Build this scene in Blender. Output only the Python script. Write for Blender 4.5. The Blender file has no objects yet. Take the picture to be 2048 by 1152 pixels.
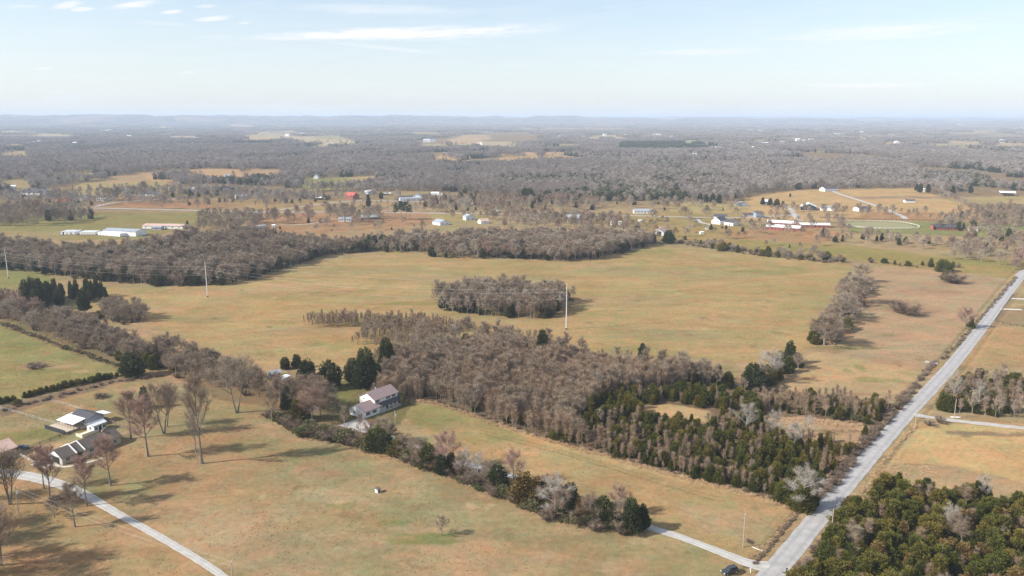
import bpy, bmesh, math, random
import numpy as np
from mathutils import Vector, Matrix
R = math.radians
S = bpy.context.scene
C = S.collection
# ---------------------------------------------------------------- camera, light, air
CAM_H = 115.0; FPX = 1592.0; PITCH = math.atan(341.0/FPX)
cam_d = bpy.data.cameras.new('camera'); cam = bpy.data.objects.new('camera', cam_d); C.objects.link(cam)
cam.location = (0, 0, CAM_H); cam.rotation_euler = (math.pi/2-PITCH, 0, 0)
cam_d.sensor_width = 36.0; cam_d.lens = 36.0*FPX/2048.0; cam_d.clip_start = 0.5; cam_d.clip_end = 200000
S.camera = cam
SUN_EL = 34.5; SHADOW_AZ = 15.0          # shadows fall toward +X, a little away from the viewer
sun_d = bpy.data.lights.new('sun', 'SUN'); sun = bpy.data.objects.new('sun', sun_d); C.objects.link(sun)
sun_d.energy = 4.8; sun_d.angle = R(0.55); sun_d.color = (1.0, 0.94, 0.85)
dirv = Vector((math.cos(R(SHADOW_AZ))*math.cos(R(SUN_EL)), math.sin(R(SHADOW_AZ))*math.cos(R(SUN_EL)), -math.sin(R(SUN_EL))))
sun.rotation_euler = dirv.to_track_quat('-Z', 'Y').to_euler()
W = bpy.data.worlds.new('World'); S.world = W; W.use_nodes = True
wt = W.node_tree; wt.nodes.clear()
def wn(t, **k):
    n = wt.nodes.new(t)
    for a, b in k.items(): setattr(n, a, b)
    return n
def wl(a, b): wt.links.new(a, b)
sky = wn('ShaderNodeTexSky', sky_type='NISHITA', sun_disc=False)
sky.sun_elevation = R(SUN_EL); sky.sun_rotation = math.atan2(-dirv.x, -dirv.y); sky.altitude = 200
sky.air_density = 1.0; sky.dust_density = 1.0; sky.ozone_density = 2.0
SKY_STRENGTH = 0.115
def wmath(op, a, b=None, clamp=False):
    n = wn('ShaderNodeMath', operation=op, use_clamp=clamp)
    for i, v in enumerate((a, b)):
        if v is None: continue
        if isinstance(v, (int, float)): n.inputs[i].default_value = v
        else: wl(v, n.inputs[i])
    return n.outputs[0]
# thin cirrus, laid out by compass bearing and height above the horizon
tc = wn('ShaderNodeTexCoord'); sep = wn('ShaderNodeSeparateXYZ'); wl(tc.outputs['Generated'], sep.inputs[0])
az = wmath('ARCTAN2', sep.outputs[0], sep.outputs[1]); el = wmath('ARCSINE', sep.outputs[2])
cmb = wn('ShaderNodeCombineXYZ'); wl(wmath('MULTIPLY', az, 9.0), cmb.inputs[0]); wl(wmath('MULTIPLY', wmath('SUBTRACT', el, wmath('MULTIPLY', az, 0.05)), 75.0), cmb.inputs[1])
def wnoise(scale, detail, rough, dist=0.0, off=0.0):
    n = wn('ShaderNodeTexNoise'); n.inputs['Scale'].default_value = scale; n.inputs['Detail'].default_value = detail
    n.inputs['Roughness'].default_value = rough; n.inputs['Distortion'].default_value = dist
    m = wn('ShaderNodeMapping'); m.inputs['Location'].default_value = (off, off*1.7, off); wl(cmb.outputs[0], m.inputs[0]); wl(m.outputs[0], n.inputs['Vector'])
    return n.outputs['Fac']
def ramp(v, a, b): return wmath('MULTIPLY', wmath('SUBTRACT', v, a), 1.0/(b-a), True)
def sm(v):
    n = wn('ShaderNodeMapRange', interpolation_type='SMOOTHERSTEP'); wl(v, n.inputs['Value']); return n.outputs[0]
def streak(caz, cel, haz, hel, tilt, wedge=0.0):
    a = wmath('SUBTRACT', az, R(caz)); e = wmath('SUBTRACT', wmath('SUBTRACT', el, R(cel)), wmath('MULTIPLY', a, tilt))
    an = wmath('DIVIDE', a, R(haz)); wd = wmath('ADD', 1.0, wmath('MULTIPLY', an, wedge))
    en = wmath('DIVIDE', e, wmath('MULTIPLY', wd, R(hel)))
    d = wmath('ADD', wmath('MULTIPLY', an, an), wmath('MULTIPLY', en, en))
    return wmath('SUBTRACT', 1.0, d, True)
def padir(x, y):
    u = (x-1024)/FPX; v = (576-y)/FPX
    d = Vector((u, math.cos(PITCH)+v*math.sin(PITCH), -math.sin(PITCH)+v*math.cos(PITCH))).normalized()
    return math.degrees(math.atan2(d.x, d.y)), math.degrees(math.asin(d.z))
STREAKS = [(385, 75, 1140, 54, 16, .45, 1.0), (95, 17, 170, 4, 7, .2, .85), (135, 20, 192, 17, 5, 0, .8), (205, 17, 325, 4, 8, .3, 1.0),
           (318, 26, 372, 20, 5, 0, .8), (385, 14, 440, 10, 5, 0, .5), (380, 41, 470, 33, 6, .2, .85), (240, 40, 400, 52, 5, 0, .35), (470, 48, 505, 44, 3, 0, .5),
           (60, 138, 112, 136, 3, 0, .55), (350, 146, 400, 143, 3, 0, .35), (70, 184, 170, 183, 5, 0, .35), (0, 14, 90, 12, 5, 0, .4),
           (620, 80, 900, 108, 6, 0, .4), (1500, 78, 2040, 46, 17, .2, .55), (1250, 108, 1560, 98, 8, .2, .4), (1560, 172, 1900, 168, 6, 0, .5),
           (500, 10, 1000, 22, 12, 0, .3), (2100, 60, 2700, 20, 22, .2, .6), (-500, 40, -60, 10, 16, .2, .6)]
cov = None
fib = wnoise(1.0, 6, .6, .3); fib2 = wnoise(2.6, 5, .65, .2, 3.0)
for (xa, ya, xb, yb, hpx, wedge, op) in STREAKS:
    a0, e0 = padir(xa, ya); a1, e1 = padir(xb, yb)
    s_ = streak((a0+a1)/2, (e0+e1)/2, abs(a1-a0)/2*1.1, hpx/FPX*57.3, (e1-e0)/(a1-a0), wedge)
    s_ = wmath('MULTIPLY', wmath('MULTIPLY', wmath('ADD', s_, wmath('MULTIPLY', wmath('SUBTRACT', fib2, 0.52), 3.4)), wmath('MULTIPLY', s_, 1.25), True), op)
    cov = s_ if cov is None else wmath('MAXIMUM', cov, s_)
veil = wmath('ADD', wmath('ADD', 0.32, wmath('MULTIPLY', wmath('SUBTRACT', 1.0, ramp(el, 0.0, 0.13)), 0.35)), wmath('MULTIPLY', ramp(fib, .45, .85), 0.22))
cov = wmath('MULTIPLY', cov, wmath('ADD', 0.35, wmath('MULTIPLY', fib, 1.0)), True)
mixv = wn('ShaderNodeMix', data_type='RGBA'); wl(veil, mixv.inputs[0]); wl(sky.outputs[0], mixv.inputs[6]); mixv.inputs[7].default_value = (5.2, 5.5, 5.9, 1)
mixc = wn('ShaderNodeMix', data_type='RGBA'); wl(cov, mixc.inputs[0]); wl(mixv.outputs[2], mixc.inputs[6]); mixc.inputs[7].default_value = (6.1, 6.0, 6.2, 1)
bg = wn('ShaderNodeBackground'); bg.inputs['Strength'].default_value = SKY_STRENGTH; wl(mixc.outputs[2], bg.inputs[0])
wo = wn('ShaderNodeOutputWorld'); wl(bg.outputs[0], wo.inputs[0])
S.view_settings.view_transform = 'Standard'; S.view_settings.look = 'None'; S.view_settings.gamma = 1; S.view_settings.use_curve_mapping = False
S.view_settings.exposure = 0.62
S.cycles.max_bounces = 5; S.cycles.diffuse_bounces = 2; S.cycles.glossy_bounces = 2; S.cycles.transparent_max_bounces = 8; S.cycles.volume_bounces = 1
S.cycles.use_denoising = True; S.cycles.denoiser = 'OPENIMAGEDENOISE'; S.cycles.denoising_input_passes = 'RGB_ALBEDO_NORMAL'; S.cycles.denoising_prefilter = 'NONE'
HAZE_DENSITY = 9.2e-5; HAZE_COLOR = (0.68, 0.81, 1.0)

# ---------------------------------------------------------------- surveying helpers
def P(x, y, h=0.0):
    """ground position of a place seen at (x, y) in the 2048 px photograph, its point being h metres up"""
    u = (x-1024)/FPX; v = (576-y)/FPX
    z = -math.sin(PITCH)+v*math.cos(PITCH); yy = math.cos(PITCH)+v*math.sin(PITCH)
    t = (CAM_H-h)/-z
    return Vector((u*t, yy*t))
def HT(bx, by, ty):
    p = P(bx, by); v = (576-ty)/FPX
    return CAM_H + p.y*(-math.sin(PITCH)+v*math.cos(PITCH))/(math.cos(PITCH)+v*math.sin(PITCH))
def PH(x, y, Y):
    """height of the ray at (x,y) over world depth Y, with its X"""
    u = (x-1024)/FPX; v = (576-y)/FPX
    z = -math.sin(PITCH)+v*math.cos(PITCH); yy = math.cos(PITCH)+v*math.sin(PITCH)
    return Vector((u*Y/yy, Y, CAM_H+z*Y/yy))
_rs = np.random.RandomState(7); _tab = _rs.rand(256, 256)
def vnoise(x, y, seed=0):
    x = np.asarray(x, float)+seed*37.31; y = np.asarray(y, float)+seed*91.7
    xi = np.floor(x).astype(int); yi = np.floor(y).astype(int); fx = x-xi; fy = y-yi
    fx = fx*fx*(3-2*fx); fy = fy*fy*(3-2*fy)
    g = lambda a, b: _tab[a & 255, b & 255]
    return (g(xi, yi)*(1-fx)+g(xi+1, yi)*fx)*(1-fy)+(g(xi, yi+1)*(1-fx)+g(xi+1, yi+1)*fx)*fy
def fbm(x, y, o=4, seed=0):
    s = 0; a = 1; t = 0
    for i in range(o):
        s = s+a*vnoise(np.asarray(x)*2**i, np.asarray(y)*2**i, seed+i*5); t += a; a *= .5
    return s/t
def sstep(a, b, x):
    t = np.clip((np.asarray(x, float)-a)/(b-a), 0, 1); return t*t*(3-2*t)
def inpoly(px, py, poly):
    ins = np.zeros(np.shape(px), bool); n = len(poly); j = n-1
    for i in range(n):
        xi, yi = poly[i]; xj, yj = poly[j]
        if yi != yj:
            c = ((yi > py) != (yj > py)) & (px < (xj-xi)*(py-yi)/(yj-yi)+xi)
            ins ^= c
        j = i
    return ins
def WP(pts): return [tuple(P(*q)) for q in pts]

ROAD_PX = [((1510, 1152), (1571, 1152)), ((1758, 868), (1797, 868)), ((1902, 714), (1933, 714)), ((2012, 575), (2036, 575))]
_r = [(P(*a)+P(*b))/2 for a, b in ROAD_PX]
rd = (_r[3]-_r[0]).normalized()
ROAD = [_r[0]-rd*400] + [_r[0]-rd*40, _r[0], _r[1], _r[2], _r[3], _r[3]+rd*60, _r[3]+rd*110+Vector((3, 0)), _r[3]+rd*700+Vector((60, 0))]
def polydist(x, y, line):
    """signed distance to a polyline (left of it negative)"""
    best = np.full(np.shape(x), 1e9); sg = np.ones(np.shape(x))
    for a, b in zip(line[:-1], line[1:]):
        d = b-a; L = d.length; d = d/L
        t = np.clip((x-a.x)*d.x+(y-a.y)*d.y, 0, L)
        dx = x-a.x-t*d.x; dy = y-a.y-t*d.y; q = np.hypot(dx, dy)
        s = np.where(dx*d.y-dy*d.x > 0, 1.0, -1.0)
        m = q < best; best = np.where(m, q, best); sg = np.where(m, s, sg)
    return best*sg
def hz(x, y):
    """ground height"""
    x = np.asarray(x, float); y = np.asarray(y, float); r = np.hypot(x, y)
    amp = sstep(1500, 5000, r)*9+sstep(5000, 14000, r)*26
    z = amp*fbm(x/900+3, y/900+5, 3, 2)**1.5
    z = z+sstep(9000, 15000, r)*45*sstep(.45, .75, fbm(x/3500, y/2200, 3, 9))
    azi = np.arctan2(x, y)
    ridge = sstep(11000, 16000, r)*(1-sstep(26000, 50000, r))
    z = z+ridge*(48+58*fbm(azi*9+4, r/9000, 3, 21)+34*sstep(.35, .7, fbm(azi*34+9, r/5000, 3, 31))-55*sstep(.02, .35, azi))
    z = z+sstep(26000, 32000, r)*(1-sstep(44000, 58000, r))*(95+80*fbm(azi*14, r/9000, 3, 41))
    z = np.minimum(z, 150.+6*vnoise(azi*40, r/4000, 3))
    # shallow roadside ditches
    m = (r < 900)
    if np.any(m):
        d = polydist(x, y, ROAD)
        z = z-np.where(m, 0.55*np.exp(-((d+6.3)/0.9)**2)+0.35*np.exp(-((d-6.2)/0.8)**2), 0)
    return z
def hz1(x, y): return float(hz(np.array([x]), np.array([y]))[0])

# ---------------------------------------------------------------- scene helpers
def tag(o, label=None, cat=None, group=None, kind=None):
    if label: o['label'] = label
    if cat: o['category'] = cat
    if group: o['group'] = group
    if kind: o['kind'] = kind
    return o
def mesh_np(name, V, F, mats=(), midx=None, smooth=False):
    me = bpy.data.meshes.new(name); V = np.asarray(V, np.float32)
    sizes = np.array([len(f) for f in F], np.int32) if not isinstance(F, np.ndarray) else np.full(len(F), F.shape[1], np.int32)
    loops = np.concatenate([np.asarray(f, np.int32) for f in F]) if not isinstance(F, np.ndarray) else F.astype(np.int32).ravel()
    me.vertices.add(len(V)); me.vertices.foreach_set('co', V.ravel())
    me.loops.add(len(loops)); me.loops.foreach_set('vertex_index', loops)
    me.polygons.add(len(sizes)); st = np.concatenate([[0], np.cumsum(sizes)[:-1]]).astype(np.int32)
    me.polygons.foreach_set('loop_start', st); me.polygons.foreach_set('loop_total', sizes)
    for m in mats: me.materials.append(m)
    if midx is not None: me.polygons.foreach_set('material_index', np.asarray(midx, np.int32))
    me.polygons.foreach_set('use_smooth', np.full(len(sizes), smooth))
    me.update(calc_edges=True); return me
def link(name, me, parent=None, loc=None, rz=None):
    o = bpy.data.objects.new(name, me); C.objects.link(o)
    if parent: o.parent = parent
    if loc is not None: o.location = loc
    if rz is not None: o.rotation_euler = (0, 0, rz)
    return o
def empty(name, loc=(0, 0, 0), rz=0):
    o = bpy.data.objects.new(name, None); C.objects.link(o); o.location = loc; o.rotation_euler = (0, 0, rz); o.empty_display_size = .5; return o
class MB:
    def __init__(s): s.v = []; s.f = []; s.mi = []; s.m = 0
    def add(s, vs, fs):
        k = len(s.v); s.v += [tuple(q) for q in vs]; s.f += [tuple(i+k for i in f) for f in fs]; s.mi += [s.m]*len(fs)
    def box(s, x0, y0, z0, x1, y1, z1):
        s.add([(x0,y0,z0),(x1,y0,z0),(x1,y1,z0),(x0,y1,z0),(x0,y0,z1),(x1,y0,z1),(x1,y1,z1),(x0,y1,z1)],
              [(0,3,2,1),(4,5,6,7),(0,1,5,4),(1,2,6,5),(2,3,7,6),(3,0,4,7)])
    def tube(s, pts, rads, n=5, cap=True):
        pts = [Vector(p) for p in pts]; rings = []
        for i, p in enumerate(pts):
            d = (pts[min(i+1, len(pts)-1)]-pts[max(i-1, 0)])
            if d.length < 1e-6: d = Vector((0, 0, 1))
            d.normalize(); a = d.cross(Vector((0.31, 0.77, 0.55) if abs(d.z) > .9 else (0, 0, 1))).normalized(); b = d.cross(a)
            k = len(s.v)
            for j in range(n):
                t = 2*math.pi*j/n; q = p+(a*math.cos(t)+b*math.sin(t))*rads[i]; s.v.append(tuple(q))
            rings.append(k)
        for k0, k1 in zip(rings[:-1], rings[1:]):
            for j in range(n): s.f.append((k0+j, k0+(j+1)%n, k1+(j+1)%n, k1+j)); s.mi.append(s.m)
        if cap:
            s.f.append(tuple(rings[0]+j for j in range(n))[::-1]); s.f.append(tuple(rings[-1]+j for j in range(n))); s.mi += [s.m, s.m]
    def build(s, name, mat, parent=None, loc=None, rz=None, smooth=False):
        me = mesh_np(name, s.v, s.f, mat if isinstance(mat, (list, tuple)) else (mat,), s.mi, smooth)
        return link(name, me, parent, loc, rz)

# ---------------------------------------------------------------- materials
def new_mat(name):
    m = bpy.data.materials.new(name); m.use_nodes = True; t = m.node_tree; b = t.nodes['Principled BSDF']; b.inputs['Specular IOR Level'].default_value = 0.25
    return m, t, b
def nd(t, ty, **k):
    n = t.nodes.new(ty)
    for a, b in k.items(): setattr(n, a, b)
    return n
def tnoise(t, scale, detail=4, rough=.6, vec=None, dist=0):
    n = nd(t, 'ShaderNodeTexNoise'); n.inputs['Scale'].default_value = scale; n.inputs['Detail'].default_value = detail; n.inputs['Roughness'].default_value = rough; n.inputs['Distortion'].default_value = dist
    if vec is not None: t.links.new(vec, n.inputs['Vector'])
    return n.outputs['Fac']
def tramp(t, fac, stops):
    n = nd(t, 'ShaderNodeValToRGB'); t.links.new(fac, n.inputs[0]); cr = n.color_ramp
    while len(cr.elements) < len(stops): cr.elements.new(.5)
    for e, (p, c) in zip(cr.elements, stops): e.position = p; e.color = (c[0], c[1], c[2], 1)
    return n.outputs[0]
def tmix(t, fac, a, b, mode='MIX'):
    n = nd(t, 'ShaderNodeMix', data_type='RGBA', blend_type=mode)
    for s_, v in ((0, fac), (6, a), (7, b)):
        if isinstance(v, (int, float)): n.inputs[s_].default_value = v
        elif isinstance(v, tuple): n.inputs[s_].default_value = (v[0], v[1], v[2], 1)
        else: t.links.new(v, n.inputs[s_])
    return n.outputs[2]
def tmath(t, op, a, b=None, clamp=False):
    n = nd(t, 'ShaderNodeMath', operation=op, use_clamp=clamp)
    for i, v in enumerate((a, b)):
        if v is None: continue
        if isinstance(v, (int, float)): n.inputs[i].default_value = v
        else: t.links.new(v, n.inputs[i])
    return n.outputs[0]
def mat_plain(name, col, rough=.8, var=.25, scale=1.5, metal=0, spec=.25):
    m, t, b = new_mat(name); tcn = nd(t, 'ShaderNodeTexCoord')
    n = tnoise(t, scale, 5, .65, tcn.outputs['Object'])
    k = tmath(t, 'ADD', tmath(t, 'MULTIPLY', tmath(t, 'SUBTRACT', n, .5), var*2), 1.0)
    cx = nd(t, 'ShaderNodeVectorMath', operation='SCALE'); cx.inputs[0].default_value = col; t.links.new(k, cx.inputs['Scale'])
    t.links.new(cx.outputs[0], b.inputs['Base Color']); b.inputs['Roughness'].default_value = rough; b.inputs['Metallic'].default_value = metal; b.inputs['Specular IOR Level'].default_value = spec
    return m
def tone_fac(t, oi):
    at = nd(t, 'ShaderNodeAttribute', attribute_name='tone', attribute_type='INSTANCER')
    return tmath(t, 'FRACT', tmath(t, 'ADD', tmath(t, 'MULTIPLY', oi.outputs['Random'], .6), at.outputs['Fac']))
def mat_random(name, stops, rough=.9, var=.3, scale=.6, trans=0.0, spec=.1):
    """each plant takes its own tone out of the range"""
    m, t, b = new_mat(name); oi = nd(t, 'ShaderNodeObjectInfo'); tcn = nd(t, 'ShaderNodeTexCoord')
    col = tramp(t, tone_fac(t, oi), stops)
    n = tnoise(t, scale, 3, .7, tcn.outputs['Object'])
    k = tmath(t, 'ADD', tmath(t, 'MULTIPLY', tmath(t, 'SUBTRACT', n, .5), var*2), 1.0)
    cx = nd(t, 'ShaderNodeVectorMath', operation='SCALE'); t.links.new(col, cx.inputs[0]); t.links.new(k, cx.inputs['Scale'])
    t.links.new(cx.outputs[0], b.inputs['Base Color']); b.inputs['Roughness'].default_value = rough; b.inputs['Specular IOR Level'].default_value = spec
    if trans:
        tr = nd(t, 'ShaderNodeBsdfTranslucent'); t.links.new(cx.outputs[0], tr.inputs[0]); mx = nd(t, 'ShaderNodeMixShader'); mx.inputs[0].default_value = trans
        t.links.new(b.outputs[0], mx.inputs[1]); t.links.new(tr.outputs[0], mx.inputs[2]); t.links.new(mx.outputs[0], t.nodes['Material Output'].inputs[0])
    return m
M = {}
M['bark'] = mat_random('bark', [(0, (.17, .14, .115)), (.5, (.24, .205, .17)), (1, (.33, .29, .25))]); M['bark_young'] = mat_random('bark_young', [(0, (.30, .26, .21)), (1, (.44, .40, .34))])
M['bark_pale'] = mat_random('bark_pale', [(0, (.30, .27, .235)), (1, (.42, .39, .345))])
M['twig'] = mat_random('twig', [(0, (.23, .17, .115)), (.3, (.33, .265, .195)), (.55, (.27, .195, .14)), (.8, (.40, .335, .26)), (1, (.31, .21, .15))])
M['twig_young'] = mat_random('twig_young', [(0, (.29, .20, .13)), (.4, (.38, .28, .195)), (.7, (.33, .225, .155)), (1, (.44, .355, .27))])
M['twig_red'] = mat_random('twig_red', [(0, (.30, .20, .15)), (.5, (.36, .235, .185)), (1, (.32, .225, .17))])
M['twig_pale'] = mat_random('twig_pale', [(0, (.34, .30, .25)), (1, (.45, .41, .36))])
M['twig_far'] = mat_random('twig_far', [(0, (.19, .16, .135)), (.3, (.34, .29, .25)), (.6, (.26, .215, .185)), (.85, (.44, .39, .345)), (1, (.33, .245, .205))])
M['cedar'] = mat_random('cedar', [(0, (.080, .092, .018)), (.3, (.125, .126, .024)), (.55, (.19, .150, .032)), (.8, (.10, .112, .020)), (1, (.24, .150, .038))], trans=.3, var=.45, scale=.9)
M['cedar_dark'] = mat_random('cedar_dark', [(0, (.048, .062, .022)), (.5, (.070, .082, .028)), (1, (.105, .105, .036))], trans=.2, var=.4)
M['cedar_rust'] = mat_random('cedar_rust', [(0, (.17, .12, .04)), (1, (.24, .135, .05))], trans=.15, var=.5)
M['pine'] = mat_random('pine', [(0, (.05, .085, .028)), (1, (.075, .105, .035))], trans=.15, var=.35)
M['privet'] = mat_random('privet', [(0, (.12, .125, .05)), (.5, (.17, .15, .075)), (1, (.23, .19, .115))], trans=.2, var=.4)
M['brush'] = mat_random('brush', [(0, (.17, .12, .085)), (.5, (.24, .18, .135)), (1, (.31, .25, .19))])

# ---------------------------------------------------------------- plants
def perp(d, rng):
    a = Vector((rng.uniform(-1, 1), rng.uniform(-1, 1), rng.uniform(-1, 1)))
    p = a-d*a.dot(d)
    return p.normalized() if p.length > 1e-4 else Vector((1, 0, 0))
def twigs(mb, pts, n, ln, w, rng, up=.5, spread=1.0):
    for i in range(n):
        k = rng.random()*(len(pts)-1); a = int(k); f = k-a
        p = pts[a].lerp(pts[a+1], f); d = (pts[a+1]-pts[a]).normalized()
        d = (d*.7+perp(d, rng)*spread+Vector((0, 0, up))).normalized()
        L = ln*rng.uniform(.5, 1.3); s_ = perp(d, rng)*w*.5; j = len(mb.v)
        q = p+d*L*.55+perp(d, rng)*L*.06
        mb.v += [tuple(p-s_), tuple(p+s_), tuple(p+d*L)]
        mb.f.append((j, j+1, j+2)); mb.mi.append(0)
def bare_tree(seed, H=12, fork=.3, nlimb=9, ang=50, reach=.36, ntw=3000, tlen=.9, tw=.05, stems=1, up=.55, sub=5, r0=None, top=.9):
    rng = random.Random(seed); tr = MB(); cr = MB(); per = max(1, ntw//(stems*nlimb*sub))
    for s_ in range(stems):
        a0 = rng.uniform(0, 6.28); lean = (0.02 if stems == 1 else .14)
        b = Vector((math.cos(a0), math.sin(a0), 0)); n = 7; pts = []
        for i in range(n+1):
            t = i/n; pts.append(b*(.012*H*(stems > 1))+b*lean*H*t+Vector((rng.uniform(-.012, .012)*H*t, rng.uniform(-.012, .012)*H*t, H*.86*t)))
        rr = (r0 or .017*H)/math.sqrt(stems); rad = [rr*(1.35 if i == 0 else (1-.88*i/n)) for i in range(n+1)]
        pts[0].z = -.3; tr.tube(pts, rad, 6)
        g = rng.uniform(0, 6.28)
        for l in range(nlimb):
            t = fork+(top-fork)*((l+rng.uniform(-.3, .3))/max(1, nlimb-1)); t = min(max(t, fork*.9), .97)
            k = t*n; i = min(int(k), n-1); p = pts[i].lerp(pts[i+1], k-i)
            g += 2.4+rng.uniform(-.35, .35)
            L = H*reach*(1.05-.72*max(0, (t-fork)/(1.02-fork))**1.4)*rng.uniform(.75, 1.2)
            el_ = R(90-ang*(1.0-.45*(t-fork)/(1-fork))*rng.uniform(.85, 1.15)); d = Vector((math.cos(g)*math.cos(el_), math.sin(g)*math.cos(el_), math.sin(el_)))
            lp = [p]; m = 5
            for q in range(m):
                d = (d+Vector((rng.uniform(-.18, .18), rng.uniform(-.18, .18), rng.uniform(-.05, .16)*up*2))).normalized(); lp.append(lp[-1]+d*L/m)
            lr = rad[i]*.55+.01
            tr.tube(lp, [lr*(1-.82*q/m) for q in range(m+1)], 4, False)
            for sb in range(sub):
                kk = (.22+.78*(sb+rng.random())/sub)*m; ii = min(int(kk), m-1); sp = lp[ii].lerp(lp[ii+1], kk-ii); dd = (lp[ii+1]-lp[ii]).normalized()
                dd = (dd*.8+perp(dd, rng)*.75+Vector((0, 0, up*.5))).normalized(); sl = L*rng.uniform(.32, .55)*(1.1-.4*kk/m)
                bp = [sp]
                for q in range(3):
                    dd = (dd+Vector((rng.uniform(-.25, .25), rng.uniform(-.25, .25), rng.uniform(-.08, .2)))).normalized(); bp.append(bp[-1]+dd*sl/3)
                r1 = max(lr*.32*(1-.6*kk/m), .018); cr.tube(bp, [r1, r1*.7, r1*.45, r1*.2], 3, False)
                twigs(cr, bp, per, tlen, tw, rng, up*.5)
    return tr, cr
def cedar(seed, H=8, rad=2.2, n=3200, leaf=.42, low=.04, shape=.75, lump=.3):
    """evergreen crown: an uneven shell of leaf sprays round a short trunk"""
    rng = random.Random(seed); tr = MB(); cr = MB()
    tr.tube([(0, 0, -.3), (0, 0, H*.5), (rng.uniform(-.1, .1), 0, H*.93)], [.022*H, .014*H, .004*H], 5)
    lobes = [(rng.uniform(0, 6.28), rng.uniform(.1, .95), rng.uniform(.35, .9), rng.uniform(-lump, lump*1.1)) for _ in range(26)]
    def env(t, a):
        e = (max(0., 1-t)**shape)*min(1., (t-low+.02)/.13+.35) if t > low else .3
        k = 1.0
        for (la, lt, lw, amp) in lobes:
            da = math.atan2(math.sin(a-la), math.cos(a-la)); k += amp*math.exp(-(da/lw)**2-((t-lt)/.13)**2)
        return rad*e*max(k, .35)
    nb = n//9
    for i in range(nb):
        t = low+(1-low)*(1-math.sqrt(1-rng.random()*.985)); a = rng.uniform(0, 6.28); r_ = env(t, a)*(rng.random()**.35)*rng.uniform(.9, 1.12)
        c = Vector((math.cos(a)*r_, math.sin(a)*r_, t*H+rng.uniform(-.1, .1))); out = Vector((math.cos(a), math.sin(a), .55+.5*t)).normalized()
        for q in range(9):
            d = (out+Vector((rng.uniform(-1, 1), rng.uniform(-1, 1), rng.uniform(-.7, 1)))*.75).normalized()
            p = c+Vector((rng.uniform(-1, 1), rng.uniform(-1, 1), rng.uniform(-1, 1)))*leaf*.9; s_ = perp(d, rng)*leaf*rng.uniform(.3, .5); j = len(cr.v)
            cr.v += [tuple(p-s_), tuple(p+s_), tuple(p+d*leaf*rng.uniform(.8, 1.5))]; cr.f.append((j, j+1, j+2)); cr.mi.append(0)
    return tr, cr
def pine(seed, H=18, n=2600):
    rng = random.Random(seed); tr = MB(); cr = MB()
    tr.tube([(0, 0, -.3), (.2, .1, H*.5), (0, 0, H*.95)], [.26, .19, .06], 6)
    for b in range(22):
        t = rng.uniform(.42, .98); a = rng.uniform(0, 6.28); L = H*.21*(1.15-t)*rng.uniform(.8, 1.5)+.6
        d = Vector((math.cos(a), math.sin(a), .35)); p0 = Vector((0, 0, t*H)); tip = p0+d*L
        tr.tube([p0, tip], [.06, .02], 3, False)
        for c_ in range(4):
            cc = p0.lerp(tip, rng.uniform(.45, 1.05))+Vector((rng.uniform(-.7, .7), rng.uniform(-.7, .7), rng.uniform(0, .7)))
            for q in range(n//88):
                o_ = Vector((rng.gauss(0, .5), rng.gauss(0, .5), rng.gauss(0, .3))); p = cc+o_; dd = (o_+Vector((0, 0, .4))).normalized(); s_ = perp(dd, rng)*.16; j = len(cr.v)
                cr.v += [tuple(p-s_), tuple(p+s_), tuple(p+dd*.6)]; cr.f.append((j, j+1, j+2)); cr.mi.append(0)
    return tr, cr
def shrub(seed, H=3, n=2200, rad=1.6, tl=1.0, tw=.028):
    rng = random.Random(seed); mb = MB()
    for i in range(14):
        a = rng.uniform(0, 6.28); r_ = rad*rng.random()**.6; b = Vector((math.cos(a)*r_*.35, math.sin(a)*r_*.35, -.1)); e = Vector((math.cos(a)*r_, math.sin(a)*r_, H*rng.uniform(.55, 1)*(1-.35*(r_/rad)**2)))
        m = b.lerp(e, .5)+Vector((rng.uniform(-.2, .2), rng.uniform(-.2, .2), .2)); pts = [b, m, e]
        mb.tube(pts, [.035, .025, .008], 3, False); twigs(mb, pts, n//14, tl, tw, rng, .35, 1.1)
    return mb
def leafy(seed, H=3, rad=1.8, n=1500, leaf=.28):
    rng = random.Random(seed); mb = MB()
    mb.tube([(0, 0, -.1), (0, 0, H*.6)], [.06, .02], 4)
    lob = [(Vector((rng.uniform(-.6, .6)*rad, rng.uniform(-.6, .6)*rad, H*rng.uniform(.25, .72))), rng.uniform(.35, .6)*rad) for _ in range(7)]
    for i in range(n):
        c, r_ = rng.choice(lob); d = Vector((rng.gauss(0, 1), rng.gauss(0, 1), rng.gauss(.2, 1))).normalized(); p = c+d*r_*rng.random()**.3
        if p.z < .05: p.z = rng.uniform(.05, .4)
        dd = (d+perp(d, rng)*.7).normalized(); s_ = perp(dd, rng)*leaf*.42; j = len(mb.v)
        mb.v += [tuple(p-s_), tuple(p+s_), tuple(p+dd*leaf)]; mb.f.append((j, j+1, j+2)); mb.mi.append(0)
    return mb
M['tuft'] = mat_random('tuft', [(0, (.40, .29, .16)), (.35, (.52, .39, .24)), (.6, (.32, .27, .13)), (.8, (.44, .29, .17)), (1, (.30, .22, .13))]); M['sedge'] = mat_random('sedge', [(0, (.48, .32, .18)), (.5, (.56, .40, .24)), (1, (.42, .27, .15))])
def tuft(seed, n=34, r=.35, h=.3, w=.07):
    rng = random.Random(seed); mb = MB()
    for i in range(n):
        a = rng.uniform(0, 6.28); q = r*rng.random()**.6; p = Vector((math.cos(a)*q, math.sin(a)*q, -.03)); d = Vector((rng.uniform(-.5, .5), rng.uniform(-.5, .5), 1)).normalized(); s_ = perp(d, rng)*w*.5; j = len(mb.v); mb.v += [tuple(p-s_), tuple(p+s_), tuple(p+d*h*rng.uniform(.5, 1.2))]; mb.f.append((j, j+1, j+2)); mb.mi.append(0)
    return mb
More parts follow.
